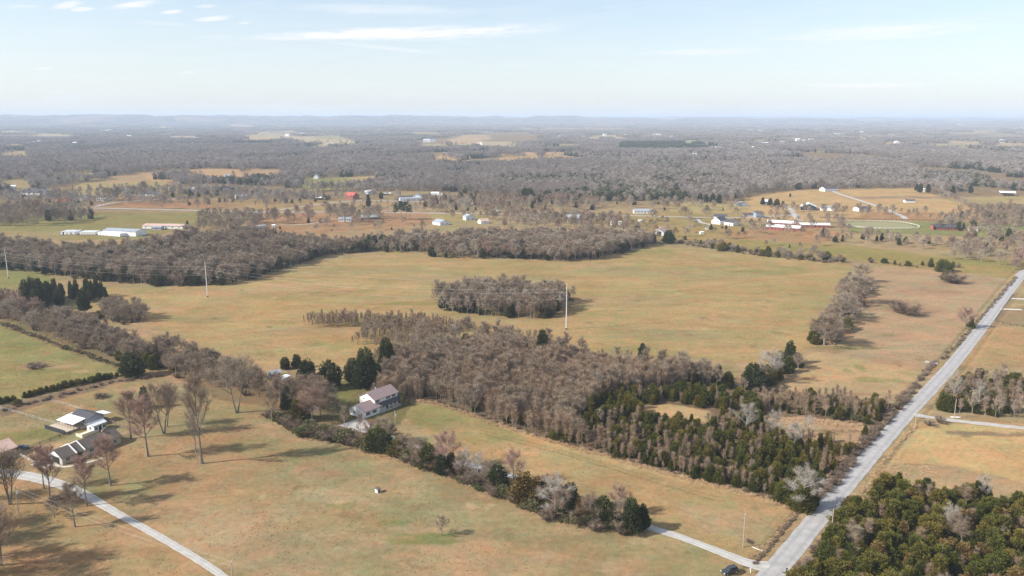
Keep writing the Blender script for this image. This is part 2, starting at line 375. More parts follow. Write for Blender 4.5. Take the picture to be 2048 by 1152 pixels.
T = {}   # template name -> (height, trunk mesh, crown mesh, joined mesh)
def reg(key, H, tr, cr, mt, mc):
    a = mesh_np('trunk', tr.v, tr.f, (mt,)) if tr else None
    b = mesh_np('crown', cr.v, cr.f, (mc,))
    if tr:
        j = MB(); j.v = tr.v+cr.v; k = len(tr.v); j.f = tr.f+[tuple(i+k for i in f) for f in cr.f]
        J = mesh_np('tree', j.v, j.f, (mt, mc), [0]*len(tr.f)+[1]*len(cr.f))
    else: J = b
    T.setdefault(key, []).append((H, a, b, J))
B, BP = M['bark'], M['bark_pale']
for i in range(4):      # open-grown spreading trees
    tr, cr = bare_tree(11+i, 14, .24, 13, 60, .42, 6500, 2.0, .030, sub=8, r0=.26); reg('oak', 14, tr, cr, B, M['twig'])
    if i < 2: reg('oak_red', 14, tr, cr, B, M['twig_red'])
for i in range(3): tr, cr = bare_tree(31+i, 14, .28, 12, 60, .42, 4500, 1.3, .03, sub=8, r0=.25); reg('oak_pale', 14, tr, cr, BP, M['twig_pale'])
for i in range(3): tr, cr = bare_tree(41+i, 20, .36, 12, 38, .36, 7000, 1.8, .034, stems=1+i, sub=8, up=.8, r0=.34); reg('vase', 20, tr, cr, B, M['twig'])
for i in range(2): tr, cr = bare_tree(51+i, 20, .36, 14, 42, .31, 6500, 1.7, .036, sub=8, up=.75, r0=.28); reg('tall_red', 20, tr, cr, B, M['twig_red'])
for i in range(8):      # forest-grown: long bole, narrow crown
    tr, cr = bare_tree(61+i, 13, [.34, .28, .42, .3][i % 4], 9, 46, [.30, .35, .27, .38][i % 4], 2800, 2.0, .030, sub=6, up=.7, r0=.15); reg('wood', 13, tr, cr, M['bark_young'] if i % 3 == 0 else B, M['twig'])
for i in range(7): tr, cr = bare_tree(71+i, 8.5, .22, 11, 30, .22, 1100, 1.9, .026, sub=5, up=1.7, r0=.065); reg('sapling', 8.5, tr, cr, M['bark_young'], M['twig_young'])
for i in range(5):
    tr, cr = cedar(81+i, 7.5, [1.9, 2.3, 1.6, 2.6, 2.1][i], 4800, .34, .03, [.7, .5, .8, .45, .55][i], .42); reg('cedar', 7.5, tr, cr, B, M['cedar'])
for i in range(4):
    tr, cr = cedar(91+i, 12, [3.0, 3.6, 2.7, 3.4][i], 5600, .5, [.10, .06, .14, .1][i], [.6, .5, .65, .5][i], .42); reg('bigcedar', 12, tr, cr, B, M['cedar_dark'])
tr, cr = cedar(99, 8, 2.3, 3600, .4, .03, .6); reg('rust', 8, tr, cr, B, M['cedar_rust'])
tr, cr = cedar(98, 6, 1.15, 2000, .3, .02, .95, .08); reg('cone', 6, tr, cr, B, M['cedar'])
for i in range(3): tr, cr = pine(101+i); reg('pine', 18, tr, cr, B, M['pine'])
for i in range(3): reg('shrub', 3, None, shrub(111+i), None, M['brush'])
for i in range(3): reg('privet', 3, None, leafy(121+i), None, M['privet'])
for i in range(5): tr, cr = bare_tree(131+i, 13, .24, 9, 54, .38, 1100, 2.0, .10, sub=4, up=.6, r0=.2); reg('far', 13, tr, cr, B, M['twig_far'])
for i in range(3): tr, cr = cedar(141+i, 10, 3.0, 700, .95, .05, .55); reg('farcedar', 10, tr, cr, B, M['cedar_dark'])
for i in range(4): reg('tuft', .3, None, tuft(171+i), None, M['tuft']); reg('sedge', .9, None, tuft(181+i, 60, .6, .9, .06), None, M['sedge'])
def patch(seed, size, n, frac):
    """a block of distant woodland crowns"""
    rng = random.Random(seed); V = []; F = []; mi = []
    for i in range(n):
        x = rng.uniform(-.5, .5)*size; y = rng.uniform(-.5, .5)*size; h = rng.uniform(8, 14); r_ = rng.uniform(3, 5.5); ev = rng.random() < frac; k = len(V)
        for q in range(60):
            d = Vector((rng.gauss(0, 1), rng.gauss(0, 1), rng.gauss(0, 1))).normalized(); p = Vector((x, y, h*.62))+Vector((d.x*r_, d.y*r_, d.z*h*.38))*rng.random()**.3
            s_ = perp(d, rng)*.55; e = (d+Vector((0, 0, .6))).normalized()*1.9; j = len(V); V += [tuple(p-s_), tuple(p+s_), tuple(p+e)]; F.append((j, j+1, j+2)); mi.append(1 if ev else 0)
    me = mesh_np('woods', V, np.array(F), (M['twig_far'], M['cedar_dark']), mi); T.setdefault('patch', []).append((1, None, me, me))
for i in range(4): patch(151+i, 110, 130, .10)
for i in range(2): patch(161+i, 110, 120, .6)
# ---------------------------------------------------------------- ground
TAN = (.36, .272, .175); OLIVE = (.255, .23, .128); GREEN = (.19, .205, .075); PINK = (.37, .27, .185); PALE = (.43, .315, .18)
SOIL = (.38, .22, .125); LITTER = (.15, .108, .078); ORANGE = (.40, .28, .165); BROWN = (.22, .155, .10); DARKG = (.13, .13, .055)
def radial_ground():
    az_in = np.radians(np.arange(-37, 37.01, .075)); az_out = np.radians(np.concatenate([np.arange(40, 321, 4.)]))
    az_ = np.concatenate([az_in, az_out]); rr = [2.0, 60, 110, 150]; r = 165.
    while r < 62000: rr.append(r); r += max(.85, (r*r/CAM_H/800.) if r < 2500 else r*.028)
    rr = np.array(rr); A, RR = np.meshgrid(az_, rr); X = RR*np.sin(A); Y = RR*np.cos(A); Z = hz(X, Y)
    n = len(az_); m = len(rr); idx = np.arange(n*m).reshape(m, n); nx = np.roll(idx, -1, axis=1)
    F = np.stack([idx[:-1], idx[1:], nx[1:], nx[:-1]], -1).reshape(-1, 4)
    # close the middle
    V = np.stack([X, Y, Z], -1).reshape(-1, 3)
    return V, F
GV, GF = radial_ground()
gx, gy = GV[:, 0].astype(float), GV[:, 1].astype(float); gr = np.hypot(gx, gy)
def lerpc(c0, c1, k): return c0*(1-k[:, None])+np.asarray(c1)*k[:, None]
n60 = fbm(gx/70, gy/45, 5, 3); n15 = fbm(gx/16, gy/9, 5, 4); n5 = fbm(gx/5, gy/4, 3, 6); n200 = fbm(gx/260, gy/170, 3, 5)
col = np.tile(np.array(TAN), (len(gx), 1))
col = lerpc(col, OLIVE, .8*sstep(.42, .62, .5*n60+.5*n15)); col = lerpc(col, ORANGE,   .55*sstep(.53, .66, .5*n15+.5*fbm(gx/34, gy/14, 4, 14))); col = lerpc(col, (.26, .2, .12), .55*sstep(.56, .68, fbm(gx/11, gy/5, 4, 24)))
col = lerpc(col, LITTER, sstep(900, 1300, gr)*.55)
woodk = np.zeros(len(gx))
def paint(pts, c, k=1.0, warp=3.0, world=False, ns=20., noise=0.0, vr=None):
    global col
    poly = pts if world else WP(pts); xs = [p[0] for p in poly]; ys = [p[1] for p in poly]; R_ = math.hypot(sum(xs)/len(xs), sum(ys)/len(ys)); w = warp*max(.5, R_/300)
    m = np.where((gx > min(xs)-w) & (gx < max(xs)+w) & (gy > min(ys)-w) & (gy < max(ys)+w))[0]
    if not len(m): return
    x = gx[m]; y = gy[m]; a = np.zeros(len(m)); s_ = max(2., w)*1.6
    for q in range(4):      # soft, ragged edge
        wx = (fbm(x/s_, y/s_, 3, 50+q)-.5)*2*w; wy = (fbm(x/s_+9, y/s_, 3, 60+q)-.5)*2*w
        a += inpoly(x+wx, y+wy, poly)/4
    a *= k
    if noise: a = a*sstep(.5-noise, .5+noise*.4, fbm(x/ns, y/ns, 4, 77))
    col[m] = lerpc(col[m], c, a)
def spot(px, py, rx, ry, c, k=1.0, rot=0.):
    """a patch of its own colour; radii in metres"""
    global col
    p = P(px, py); x = gx-p.x; y = gy-p.y; m = np.where((abs(x) < 3*(rx+ry)) & (abs(y) < 3*(rx+ry)))[0]; x = x[m]; y = y[m]
    ca, sa = math.cos(rot), math.sin(rot); u = (x*ca+y*sa)/rx; v = (-x*sa+y*ca)/ry
    d = u*u+v*v+(fbm(gx[m]/(rx*.5), gy[m]/(ry*.5), 4, 88)-.5)*2.2
    col[m] = lerpc(col[m], c, k*(1-sstep(.3, 1.15, d)))
# left foreground: warm grass, redder toward the lane
paint([(-400, 1400), (-400, 960), (30, 960), (200, 990), (330, 1080), (470, 1160), (470, 1500)], (.36, .215, .12), .45, 4)
paint([(150, 900), (400, 850), (560, 860), (760, 960), (420, 1000), (250, 960)], (.33, .22, .13), .4, 5)
paint([(560, 880), (700, 900), (800, 950), (740, 1000), (560, 960), (520, 900)], OLIVE, .6, 5)
spot(640, 935, 9, 8, (.34, .235, .15), .8); spot(700, 915, 6, 5, BROWN, .35)
spot(850, 1078, 11, 4, GREEN, .75); spot(790, 1046, 6, 2.5, GREEN, .55); spot(690, 1012, 5, 3, GREEN, .5); spot(1000, 1100, 9, 4, (.40, .26, .14), .5)
spot(1060, 1120, 20, 5, PINK, .4); spot(1200, 1100, 14, 5, OLIVE, .5); spot(520, 890, 10, 9, OLIVE, .5); spot(120, 1100, 10, 4, (.40, .24, .13), .5)
# field between hedgerow and wood
paint([(800, 800), (870, 805), (1000, 850), (1110, 885), (1330, 945), (1480, 985), (1600, 1015), (1500, 1120), (1290, 1040), (1050, 950), (900, 880), (800, 850)], (.38, .275, .145), .55, 3)
paint([(800, 805), (900, 815), (1000, 850), (1090, 890), (980, 890), (830, 850)], GREEN, .55, 5, noise=.3)
paint([(1000, 846), (1110, 880), (1230, 912), (1330, 940), (1480, 978), (1595, 1010), (1590, 1022), (1470, 988), (1320, 952), (1220, 924), (1110, 893), (1000, 855)], PALE, .7, 1.2)
paint([(1340, 1000), (1560, 1030), (1520, 1100), (1400, 1060)], PINK, .6, 6, noise=.3)
# ruts along the wood edge
paint([(960, 865), (1120, 905), (1300, 960), (1430, 1000), (1430, 1003), (1300, 963), (1120, 908), (960, 868)], (.2, .14, .085), .6, .4)
paint([(960, 858), (1120, 899), (1300, 953), (1440, 995), (1440, 997), (1300, 956), (1120, 902), (960, 861)], (.2, .15, .085), .4, .4)
# left green paddocks
paint([(-200, 640), (0, 638), (60, 655), (150, 690), (235, 712), (245, 745), (150, 765), (60, 792), (0, 806), (-200, 830)], GREEN, .62, 2)
spot(95, 733, 15, 5, TAN, .8, .2); spot(30, 700, 12, 9, GREEN, .6)
paint([(0, 530), (80, 545), (120, 560), (60, 572), (0, 585), (-200, 590), (-200, 540)], GREEN, .75, 3)
paint([(-100, 810), (60, 800), (250, 755), (330, 752), (350, 800), (260, 850), (200, 870), (0, 900), (-100, 920)], OLIVE, .6, 4)
spot(60, 870, 12, 7, GREEN, .7); spot(30, 835, 14, 5, (.27, .2, .12), .7); spot(130, 815, 12, 5, (.28, .2, .12), .6); spot(180, 818, 4, 1.4, SOIL, .7); spot(165, 822, 3, 1.2, SOIL, .6)
paint([(0, 845), (110, 812), (330, 770), (270, 762), (100, 795), (0, 835)], (.33, .24, .13), .4, 2)
spot(190, 990, 5, 4, GREEN, .4); spot(270, 780, 10, 4, TAN, .7)
# the wide middle field
paint([(130, 600), (210, 575), (330, 577), (560, 540), (790, 503), (1000, 520), (1190, 520), (1310, 490), (1400, 498), (1540, 512), (1700, 530), (1740, 545), (1620, 690), (1590, 735), (1200, 700), (600, 740), (480, 720), (300, 650)], (.375, .275, .115), .42, 2)
for (a, b, rx, ry, c, k) in [(700, 540, 60, 22, OLIVE, .5), (760, 512, 22, 12, ORANGE, .7), (1350, 545, 90, 26, OLIVE, .6), (450, 585, 30, 14, ORANGE, .85), (620, 575, 40, 16, ORANGE, .7), (760, 600, 30, 9, ORANGE, .5),
                             (560, 690, 18, 10, ORANGE, .6), (400, 640, 26, 9, OLIVE, .7), (820, 607, 22, 7, GREEN, .6), (1000, 640, 30, 6, TAN, .5), (1250, 600, 55, 16, TAN, .5), (1350, 670, 60, 12, OLIVE, .6), (1250, 700, 22, 8, GREEN, .5),
                             (1480, 600, 40, 14, ORANGE, .35), (1640, 600, 14, 40, OLIVE, .6), (1300, 505, 30, 20, GREEN, .5), (1180, 530, 30, 10, TAN, .6), (300, 620, 20, 10, TAN, .6), (640, 660, 30, 9, (.34, .24, .16), .6), (1560, 540, 40, 16, GREEN, .35), (380, 563, 30, 6, GREEN, .5),
                             (870, 555, 40, 14, TAN, .5), (1080, 555, 30, 12, OLIVE, .6), (1500, 690, 24, 9, OLIVE, .5), (1420, 640, 30, 10, ORANGE, .35), (1130, 660, 12, 3, ORANGE, .6)]: spot(a, b, rx, ry, c, k)
# right fields
paint([(1745, 535), (2025, 548), (1960, 620), (1880, 715), (1800, 800), (1560, 775), (1600, 735), (1690, 660)], PINK, .92, 2)
paint([(1610, 700), (1700, 715), (1850, 740), (1790, 800), (1570, 780), (1600, 740)], PALE, .6, 2)
for (a, b, rx, ry, c, k) in [(1700, 695, 22, 4, GREEN, .6), (1750, 760, 12, 5, GREEN, .7), (1720, 735, 3, 7, GREEN, .6), (1830, 745, 10, 5, OLIVE, .5), (1800, 620, 24, 9, (.27, .18, .125), .6), (1900, 650, 12, 7, TAN, .6), (1850, 585, 30, 10, (.29, .2, .14), .5), (1690, 790, 12, 3, BROWN, .6)]: spot(a, b, rx, ry, c, k)
paint([(1960, 655), (2300, 640), (2300, 735), (1900, 735)], (.37, .25, .145), .9, 1.5); paint([(1990, 620), (2300, 580), (2300, 640), (1975, 655)], (.27, .2, .13), .8, 1)
paint([(1850, 845), (2300, 870), (2300, 1010), (2048, 965), (1900, 930), (1780, 925)], (.46, .33, .18), .95, 1.2)
spot(2000, 868, 22, 3.2, (.2, .14, .11), .85); spot(1915, 865, 4, 2.2, (.2, .14, .11), .8); spot(1930, 872, 2.4, 1.4, (.2, .14, .11), .7)
paint([(1590, 1152), (1665, 1062), (1750, 990), (1800, 978), (1900, 1000), (2300, 1045), (2300, 1400), (1500, 1400)], (.24, .165, .11), .85, 2)
spot(1840, 1105, 3.5, 1.8, (.42, .29, .2), .9); spot(1900, 1140, 5, 2, (.42, .28, .2), .9); spot(1930, 1125, 4, 2, (.36, .26, .18), .7)
# wood floors and their clearings
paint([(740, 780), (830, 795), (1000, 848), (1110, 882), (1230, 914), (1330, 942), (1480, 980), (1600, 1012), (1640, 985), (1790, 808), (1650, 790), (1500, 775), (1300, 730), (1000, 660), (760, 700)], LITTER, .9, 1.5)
paint([(1285, 812), (1340, 808), (1420, 822), (1430, 850, 0), (1340, 846), (1285, 826)], PALE, .95, 1.0)
paint([(1530, 838), (1600, 832), (1700, 846), (1775, 862), (1745, 905), (1640, 890), (1560, 870)], (.40, .28, .19), .95, 1.0); spot(1660, 862, 12, 2, BROWN, .7)
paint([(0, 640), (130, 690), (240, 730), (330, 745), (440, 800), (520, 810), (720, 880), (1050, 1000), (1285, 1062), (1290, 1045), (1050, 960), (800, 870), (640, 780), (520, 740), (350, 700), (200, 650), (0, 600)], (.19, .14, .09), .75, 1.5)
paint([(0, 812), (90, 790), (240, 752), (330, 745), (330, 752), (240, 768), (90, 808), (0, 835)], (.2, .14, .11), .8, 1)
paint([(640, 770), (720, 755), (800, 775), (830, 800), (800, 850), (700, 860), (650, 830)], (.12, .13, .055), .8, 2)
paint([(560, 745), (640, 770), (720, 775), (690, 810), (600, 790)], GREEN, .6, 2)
# the belt of farms
paint([(-300, 500), (-300, 440), (0, 437), (140, 425), (520, 425), (480, 450), (370, 455), (300, 478), (120, 480), (0, 478)], (.22, .205, .085), .85, 2)
paint([(0, 462), (200, 462), (120, 478), (0, 480)], TAN, .4, 3)
paint([(180, 395), (330, 395), (520, 402), (520, 418), (180, 416)], (.30, .2, .115), .8, 2); paint([(250, 405), (400, 405), (430, 415), (240, 414)], (.34, .19, .115), .7, 2)
paint([(140, 390, 0), (150, 368, 0), (230, 360, 0), (330, 360, 0), (350, 380, 12)], (.33, .27, .135), .9, 2)
paint([(400, 395), (640, 400), (800, 400), (760, 420), (520, 420)], (.33, .24, .125), .8, 2)
paint([(520, 425), (860, 425), (880, 450), (790, 465), (760, 500), (700, 490), (600, 470), (500, 450)], (.33, .20, .125), .85, 2)
paint([(610, 470), (720, 460), (790, 455), (880, 445), (770, 492), (680, 482)], (.33, .245, .155), .8, 2); spot(665, 470, 22, 6, SOIL, .6); spot(565, 436, 20, 9, SOIL, .5)
paint([(850, 425), (960, 425), (1000, 440), (880, 445)], (.33, .28, .13), .7, 2); paint([(770, 383), (880, 383), (880, 402), (760, 402)], (.30, .24, .13), .7, 2)
spot(832, 395, 34, 60, (.09, .09, .095), .9)
paint([(1180, 425), (1480, 425), (1480, 470), (1560, 490), (1760, 500), (1900, 520), (2048, 530), (2040, 560), (1860, 540), (1700, 520), (1540, 505), (1400, 492), (1320, 482), (1230, 445)], (.30, .235, .105), .9, 2)
paint([(1470, 480), (1700, 490), (1850, 510), (2048, 520), (2048, 540), (1850, 528), (1640, 512), (1480, 495)], (.24, .215, .08), .7, 2)
paint([(1440, 462), (1640, 455), (1700, 470), (1640, 488), (1560, 482), (1480, 478)], (.36, .21, .12), .75, 2)
paint([(1340, 425), (1340, 403), (1500, 408), (1510, 425)], (.36, .30, .15), .9, 2)
paint([(1490, 395), (1600, 380), (1830, 376), (1960, 420), (2000, 440), (1490, 440)], (.44, .31, .17), .95, 2)
spot(1800, 395, 75, 22, (.22, .17, .14), .8); paint([(1730, 425), (1930, 425), (1900, 440), (1700, 440)], (.36, .205, .12), .8, 2)
paint([(1690, 440), (1860, 443), (2200, 450), (2200, 470), (1990, 475), (1850, 470), (1700, 465)], (.20, .215, .09), .85, 2)
paint([(1900, 395), (2200, 388), (2200, 408), (1900, 408)], (.36, .29, .15), .9, 2)
# far fields showing between the woods
FIELDS = []
def field(pts, c, k=.95):
    FIELDS.append(WP(pts)); paint(pts, c, k, 2.0)
field([(290, 352, 10), (400, 351, 10), (490, 350, 12), (480, 339), (420, 337), (320, 341), (270, 347)], (.42, .28, .165)); field([(210, 358, 8), (300, 355, 8), (290, 349), (215, 352)], (.34, .24, .15)); field([(480, 346, 12), (560, 345, 12), (560, 338), (490, 338)], (.38, .26, .16))
field([(150, 392), (140, 368), (230, 359), (335, 359), (350, 384, 12)], (.33, .27, .135), 0)
field([(600, 372, 8), (700, 368, 8), (705, 354), (610, 356)], (.24, .24, .10)); field([(700, 364, 8), (760, 362, 8), (750, 352), (700, 354)], (.36, .28, .15))
field([(855, 321, 11), (940, 321, 11), (945, 310), (880, 310)], (.44, .31, .17)); field([(985, 318, 11), (1180, 316, 11), (1175, 304), (1010, 305)], (.40, .27, .16))
field([(905, 291, 11), (1065, 293, 11), (1060, 284), (900, 282)], (.36, .30, .20)); field([(825, 294, 11), (900, 294, 11), (890, 288), (835, 288)], (.34, .28, .19)); field([(605, 288, 11), (720, 290, 11), (700, 276), (610, 276)], (.40, .34, .23)); field([(560, 281, 11), (660, 281, 11), (650, 274), (560, 275)], (.38, .32, .22))
field([(470, 280, 11), (600, 280, 11), (600, 271), (470, 273)], (.40, .33, .23)); field([(330, 282, 11), (400, 282, 11), (400, 272), (320, 274)], (.38, .32, .22))
field([(90, 288, 11), (165, 288, 11), (160, 280), (100, 281)], (.38, .34, .22)); field([(1690, 281, 11), (1735, 281, 11), (1728, 270), (1700, 270)], (.48, .34, .22))
field([(1985, 293, 11), (2200, 294, 11), (2200, 283), (1995, 284)], (.44, .34, .22)); field([(1170, 279, 11), (1260, 279, 11), (1250, 271), (1180, 272)], (.38, .31, .22))
field([(0, 372, 8), (60, 372, 8), (60, 358), (0, 360)], (.30, .24, .14)); field([(0, 312, 9), (60, 312, 9), (50, 302), (0, 303)], (.33, .27, .17)); field([(100, 350, 9), (190, 350, 9), (190, 337), (110, 337)], (.30, .25, .15))
field([(1360, 296, 11), (1440, 296, 11), (1430, 281), (1370, 281)], (.30, .30, .18)); field([(760, 405, 5), (900, 405, 5), (890, 384), (765, 384)], (.3, .24, .13), 0)
field([(1480, 420), (1500, 392), (1600, 379), (1835, 375), (1990, 420)], (.4, .3, .2), 0); field([(1880, 412, 6), (2200, 408, 6), (2200, 388), (1900, 392)], (.4, .3, .2), 0)
field([(480, 273, 9), (600, 272, 9), (600, 262), (520, 262)], (.36, .31, .22), .7); field([(1500, 284, 9), (1620, 284, 9), (1600, 276), (1510, 276)], (.36, .31, .22), .6); field([(1000, 262, 5), (1300, 262, 5), (1250, 257), (1050, 257)], (.36, .31, .22), .5)
rsf = np.random.RandomState(77)
for i in range(40):
    fx = rsf.uniform(-50, 2100); fy = 252+46*rsf.rand()**.8; fw = rsf.uniform(22, 95); fh = rsf.uniform(1.2, 4.2)*(fy-236)/40+.6; cc_ = [(.40, .33, .23), (.36, .28, .18), (.30, .28, .15), (.43, .31, .2)][rsf.randint(4)]
    if fy > 278 and 1180 < fx < 1500: continue
    field([(fx-fw/2, fy+fh/2, 11), (fx+fw/2, fy+fh/2+rsf.uniform(-1, 1), 11), (fx+fw*.4, fy-fh/2), (fx-fw*.35, fy-fh/2-.4)], cc_, .85)
def track(pts, c, k, w=.35, gauge=1.7, world=False):
    global col
    line = [Vector(q) for q in pts] if world else [P(*q) for q in pts]; xs = [q.x for q in line]; ys = [q.y for q in line]
    m = np.where((gx > min(xs)-4) & (gx < max(xs)+4) & (gy > min(ys)-4) & (gy < max(ys)+4))[0]; x = gx[m]; y = gy[m]; d = np.abs(polydist(x+(fbm(x/9, y/9, 2, 5)-.5)*1.5, y, line))
    a = k*(np.exp(-((d-gauge/2)/w)**2) if gauge else np.exp(-(d/w)**2))*sstep(.25, .6, fbm(x/12, y/12, 3, 8)); col[m] = lerpc(col[m], c, a)
def ring(px, py, rx, ry, c, k, w=.5):
    p = P(px, py); track([(p.x+rx*math.cos(t/16*6.28), p.y+ry*math.sin(t/16*6.28)) for t in range(15)], c, k, w, 0, True)
DK = (.2, .16, .09)
ring(848, 1122, 4.5, 3.4, DK, .6); ring(698, 1016, 1.4, 4.5, DK, .5, .3); ring(742, 1120, 2.2, 3, DK, .3)
track([(470, 1090), (600, 1060), (760, 1030), (900, 1010), (1020, 1020)], DK, .25); track([(0, 1060), (200, 1100), (330, 1150)], (.42, .3, .2), .3); track([(560, 905), (600, 960), (640, 1040), (700, 1150)], (.42, .33, .2), .22)
track([(1200, 1105), (1320, 1090), (1430, 1120)], DK, .3); track([(1560, 1030), (1540, 1060), (1500, 1100)], DK, .25); track([(330, 585), (560, 600), (760, 640), (860, 700)], DK, .25, .6, 2.2); track([(1132, 662), (1300, 640), (1500, 650), (1620, 700)], (.42, .34, .2), .35, .7, 2.4)
track([(1700, 540), (1500, 530), (1300, 510)], DK, .3, .8, 2.4); track([(1625, 700), (1700, 708), (1800, 725), (1865, 726)], (.24, .2, .1), .5, .6, 2.0); track([(1600, 770), (1700, 785), (1790, 790)], DK, .35, .6, 1.8); track([(120, 740), (60, 700), (0, 690)], DK, .3, .5, 1.8)
track([(330, 790), (240, 830), (200, 850)], (.42, .33, .22), .3); track([(300, 760), (420, 850), (560, 900)], DK, .2); track([(1500, 845), (1600, 1000)], DK, .0)
for i in range(26):      # old mowing passes, parallel to the road, hardly visible
    u = rd; n_ = Vector((-rd.y, rd.x)); a = P(1010, 870)+n_*(-2-3.2*i)+u*(-10); track([(a.x, a.y), (a.x+u.x*26, a.y+u.y*26)], DK, .0, .3, 0, True)
wv = np.sin((gx*rd.y-gy*rd.x)*2*math.pi/2.6+3*fbm(gx/30, gy/30, 2, 3)); STUB = inpoly(gx, gy, WP([(1850, 845), (2300, 870), (2300, 1010), (2048, 965), (1900, 930), (1780, 925)]))|inpoly(gx, gy, WP([(1960, 655), (2300, 640), (2300, 735), (1900, 735)]))
col = col*(1+(.022*wv*STUB)[:, None])
rsp = np.random.RandomState(12)
for i in range(420):      # weeds, droppings, bare spots
    px_ = rsp.uniform(0, 2048); py_ = 560+580*rsp.rand()**1.2; q = P(px_, py_); r_ = rsp.uniform(.5, 1.8)*(1+(q.length > 330)); c_ = [(.20, .15, .09), (.24, .2, .1), (.45, .34, .22), (.3, .19, .12)][rsp.randint(4)]
    spot(px_, py_, r_*rsp.uniform(1, 2.2), r_, c_, rsp.uniform(.25, .7), rsp.uniform(0, 3))
gvar = 1+.34*(fbm(gx/24, gy/11, 5, 44)-.5)+.30*(fbm(gx/6, gy/3.2, 4, 45)-.5); col = col*(.77*gvar*(1-.0*gr))[:, None]; gsh = .22*(fbm(gx/55, gy/28, 4, 46)-.5)[:, None]*np.array([1.1, -.25, -.9])*sstep(1500, 1100, gr)[:, None]*0+1; hue = (fbm(gx/40, gy/17, 5, 47)-.5)[:, None]*np.array([[.16, -.04, -.12]]); col = col*(1+hue)
far = sstep(2600, 5200, gr); fn = fbm(gx/420, gy/900, 4, 91)
col = lerpc(col, (.16, .125, .11), far*.0+sstep(12000, 14000, gr)*.9)
col = lerpc(col, (.34, .29, .22), sstep(12000, 15000, gr)*sstep(.62, .66, fn)*.7); col = lerpc(col, (.06, .06, .045), sstep(12000, 15000, gr)*(1-sstep(.36, .42, fn))*.7)
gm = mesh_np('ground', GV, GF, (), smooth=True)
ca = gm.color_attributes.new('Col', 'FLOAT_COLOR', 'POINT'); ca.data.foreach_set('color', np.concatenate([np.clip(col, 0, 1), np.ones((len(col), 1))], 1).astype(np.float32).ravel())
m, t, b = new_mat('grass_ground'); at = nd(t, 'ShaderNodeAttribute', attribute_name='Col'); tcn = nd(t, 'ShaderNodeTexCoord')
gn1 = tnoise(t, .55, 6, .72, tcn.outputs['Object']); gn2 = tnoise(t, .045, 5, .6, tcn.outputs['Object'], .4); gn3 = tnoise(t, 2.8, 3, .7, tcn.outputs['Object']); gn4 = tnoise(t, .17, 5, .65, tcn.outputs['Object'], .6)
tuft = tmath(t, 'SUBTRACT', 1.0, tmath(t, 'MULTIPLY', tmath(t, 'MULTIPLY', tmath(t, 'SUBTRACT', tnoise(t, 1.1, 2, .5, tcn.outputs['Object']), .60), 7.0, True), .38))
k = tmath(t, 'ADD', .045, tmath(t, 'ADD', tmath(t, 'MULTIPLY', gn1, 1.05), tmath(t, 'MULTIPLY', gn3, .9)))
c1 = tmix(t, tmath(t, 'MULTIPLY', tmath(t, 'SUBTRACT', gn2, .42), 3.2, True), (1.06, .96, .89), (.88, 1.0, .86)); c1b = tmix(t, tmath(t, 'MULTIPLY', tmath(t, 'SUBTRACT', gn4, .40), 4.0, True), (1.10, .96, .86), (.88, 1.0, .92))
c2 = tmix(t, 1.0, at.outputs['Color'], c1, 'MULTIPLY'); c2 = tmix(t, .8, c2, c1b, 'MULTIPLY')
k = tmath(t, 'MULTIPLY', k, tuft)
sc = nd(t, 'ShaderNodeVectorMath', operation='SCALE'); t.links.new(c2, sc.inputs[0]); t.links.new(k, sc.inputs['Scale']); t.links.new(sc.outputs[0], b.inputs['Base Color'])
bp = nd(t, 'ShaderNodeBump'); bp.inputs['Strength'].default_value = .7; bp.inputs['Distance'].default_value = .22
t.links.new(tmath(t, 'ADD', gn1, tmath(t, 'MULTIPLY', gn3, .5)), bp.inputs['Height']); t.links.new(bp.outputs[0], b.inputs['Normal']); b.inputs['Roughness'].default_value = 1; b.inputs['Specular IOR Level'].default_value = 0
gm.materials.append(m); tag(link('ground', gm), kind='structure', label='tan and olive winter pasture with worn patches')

# ---------------------------------------------------------------- air
hb = MB(); hb.box(-61000, -2000, -4, 61000, 61000, 182); hm = bpy.data.materials.new('haze'); hm.use_nodes = True; ht_ = hm.node_tree; ht_.nodes.clear()
pv = ht_.nodes.new('ShaderNodeVolumePrincipled'); pv.inputs['Density'].default_value = HAZE_DENSITY; pv.inputs['Color'].default_value = (*HAZE_COLOR, 1); pv.inputs['Anisotropy'].default_value = 0.0
mo = ht_.nodes.new('ShaderNodeOutputMaterial'); ht_.links.new(pv.outputs[0], mo.inputs['Volume'])
ho = hb.build('haze', hm); tag(ho, 'pale blue winter haze over the countryside', kind='stuff')

# ---------------------------------------------------------------- roads and lanes
def asphalt(name, c, c2):
    m, t, b = new_mat(name); tcn = nd(t, 'ShaderNodeTexCoord'); n1 = tnoise(t, .35, 5, .6, tcn.outputs['Object']); n2 = tnoise(t, 4.0, 4, .7, tcn.outputs['Object'])
    uv = nd(t, 'ShaderNodeAttribute', attribute_name='across'); w = tmath(t, 'ABSOLUTE', uv.outputs['Fac'])
    wheel = tmath(t, 'SUBTRACT', 1.0, tmath(t, 'MULTIPLY', tmath(t, 'ABSOLUTE', tmath(t, 'SUBTRACT', w, .5)), 3.5), True)
    cc = tramp(t, tmath(t, 'ADD', tmath(t, 'MULTIPLY', n1, .6), tmath(t, 'MULTIPLY', n2, .4)), [(.36, c), (.62, c2)])
    cc = tmix(t, tmath(t, 'MULTIPLY', wheel, .4), cc, tuple(q*.72 for q in c)); t.links.new(cc, b.inputs['Base Color']); b.inputs['Roughness'].default_value = .92
    return m
M['asphalt'] = asphalt('worn_asphalt', (.285, .275, .27), (.41, .39, .38)); M['gravel'] = asphalt('pale_gravel', (.35, .33, .30), (.48, .46, .43)); M['dirt'] = asphalt('dirt_lane', (.33, .27, .21), (.45, .38, .30)); M['concrete'] = mat_plain('concrete', (.52, .48, .42), .9, .2, .8)
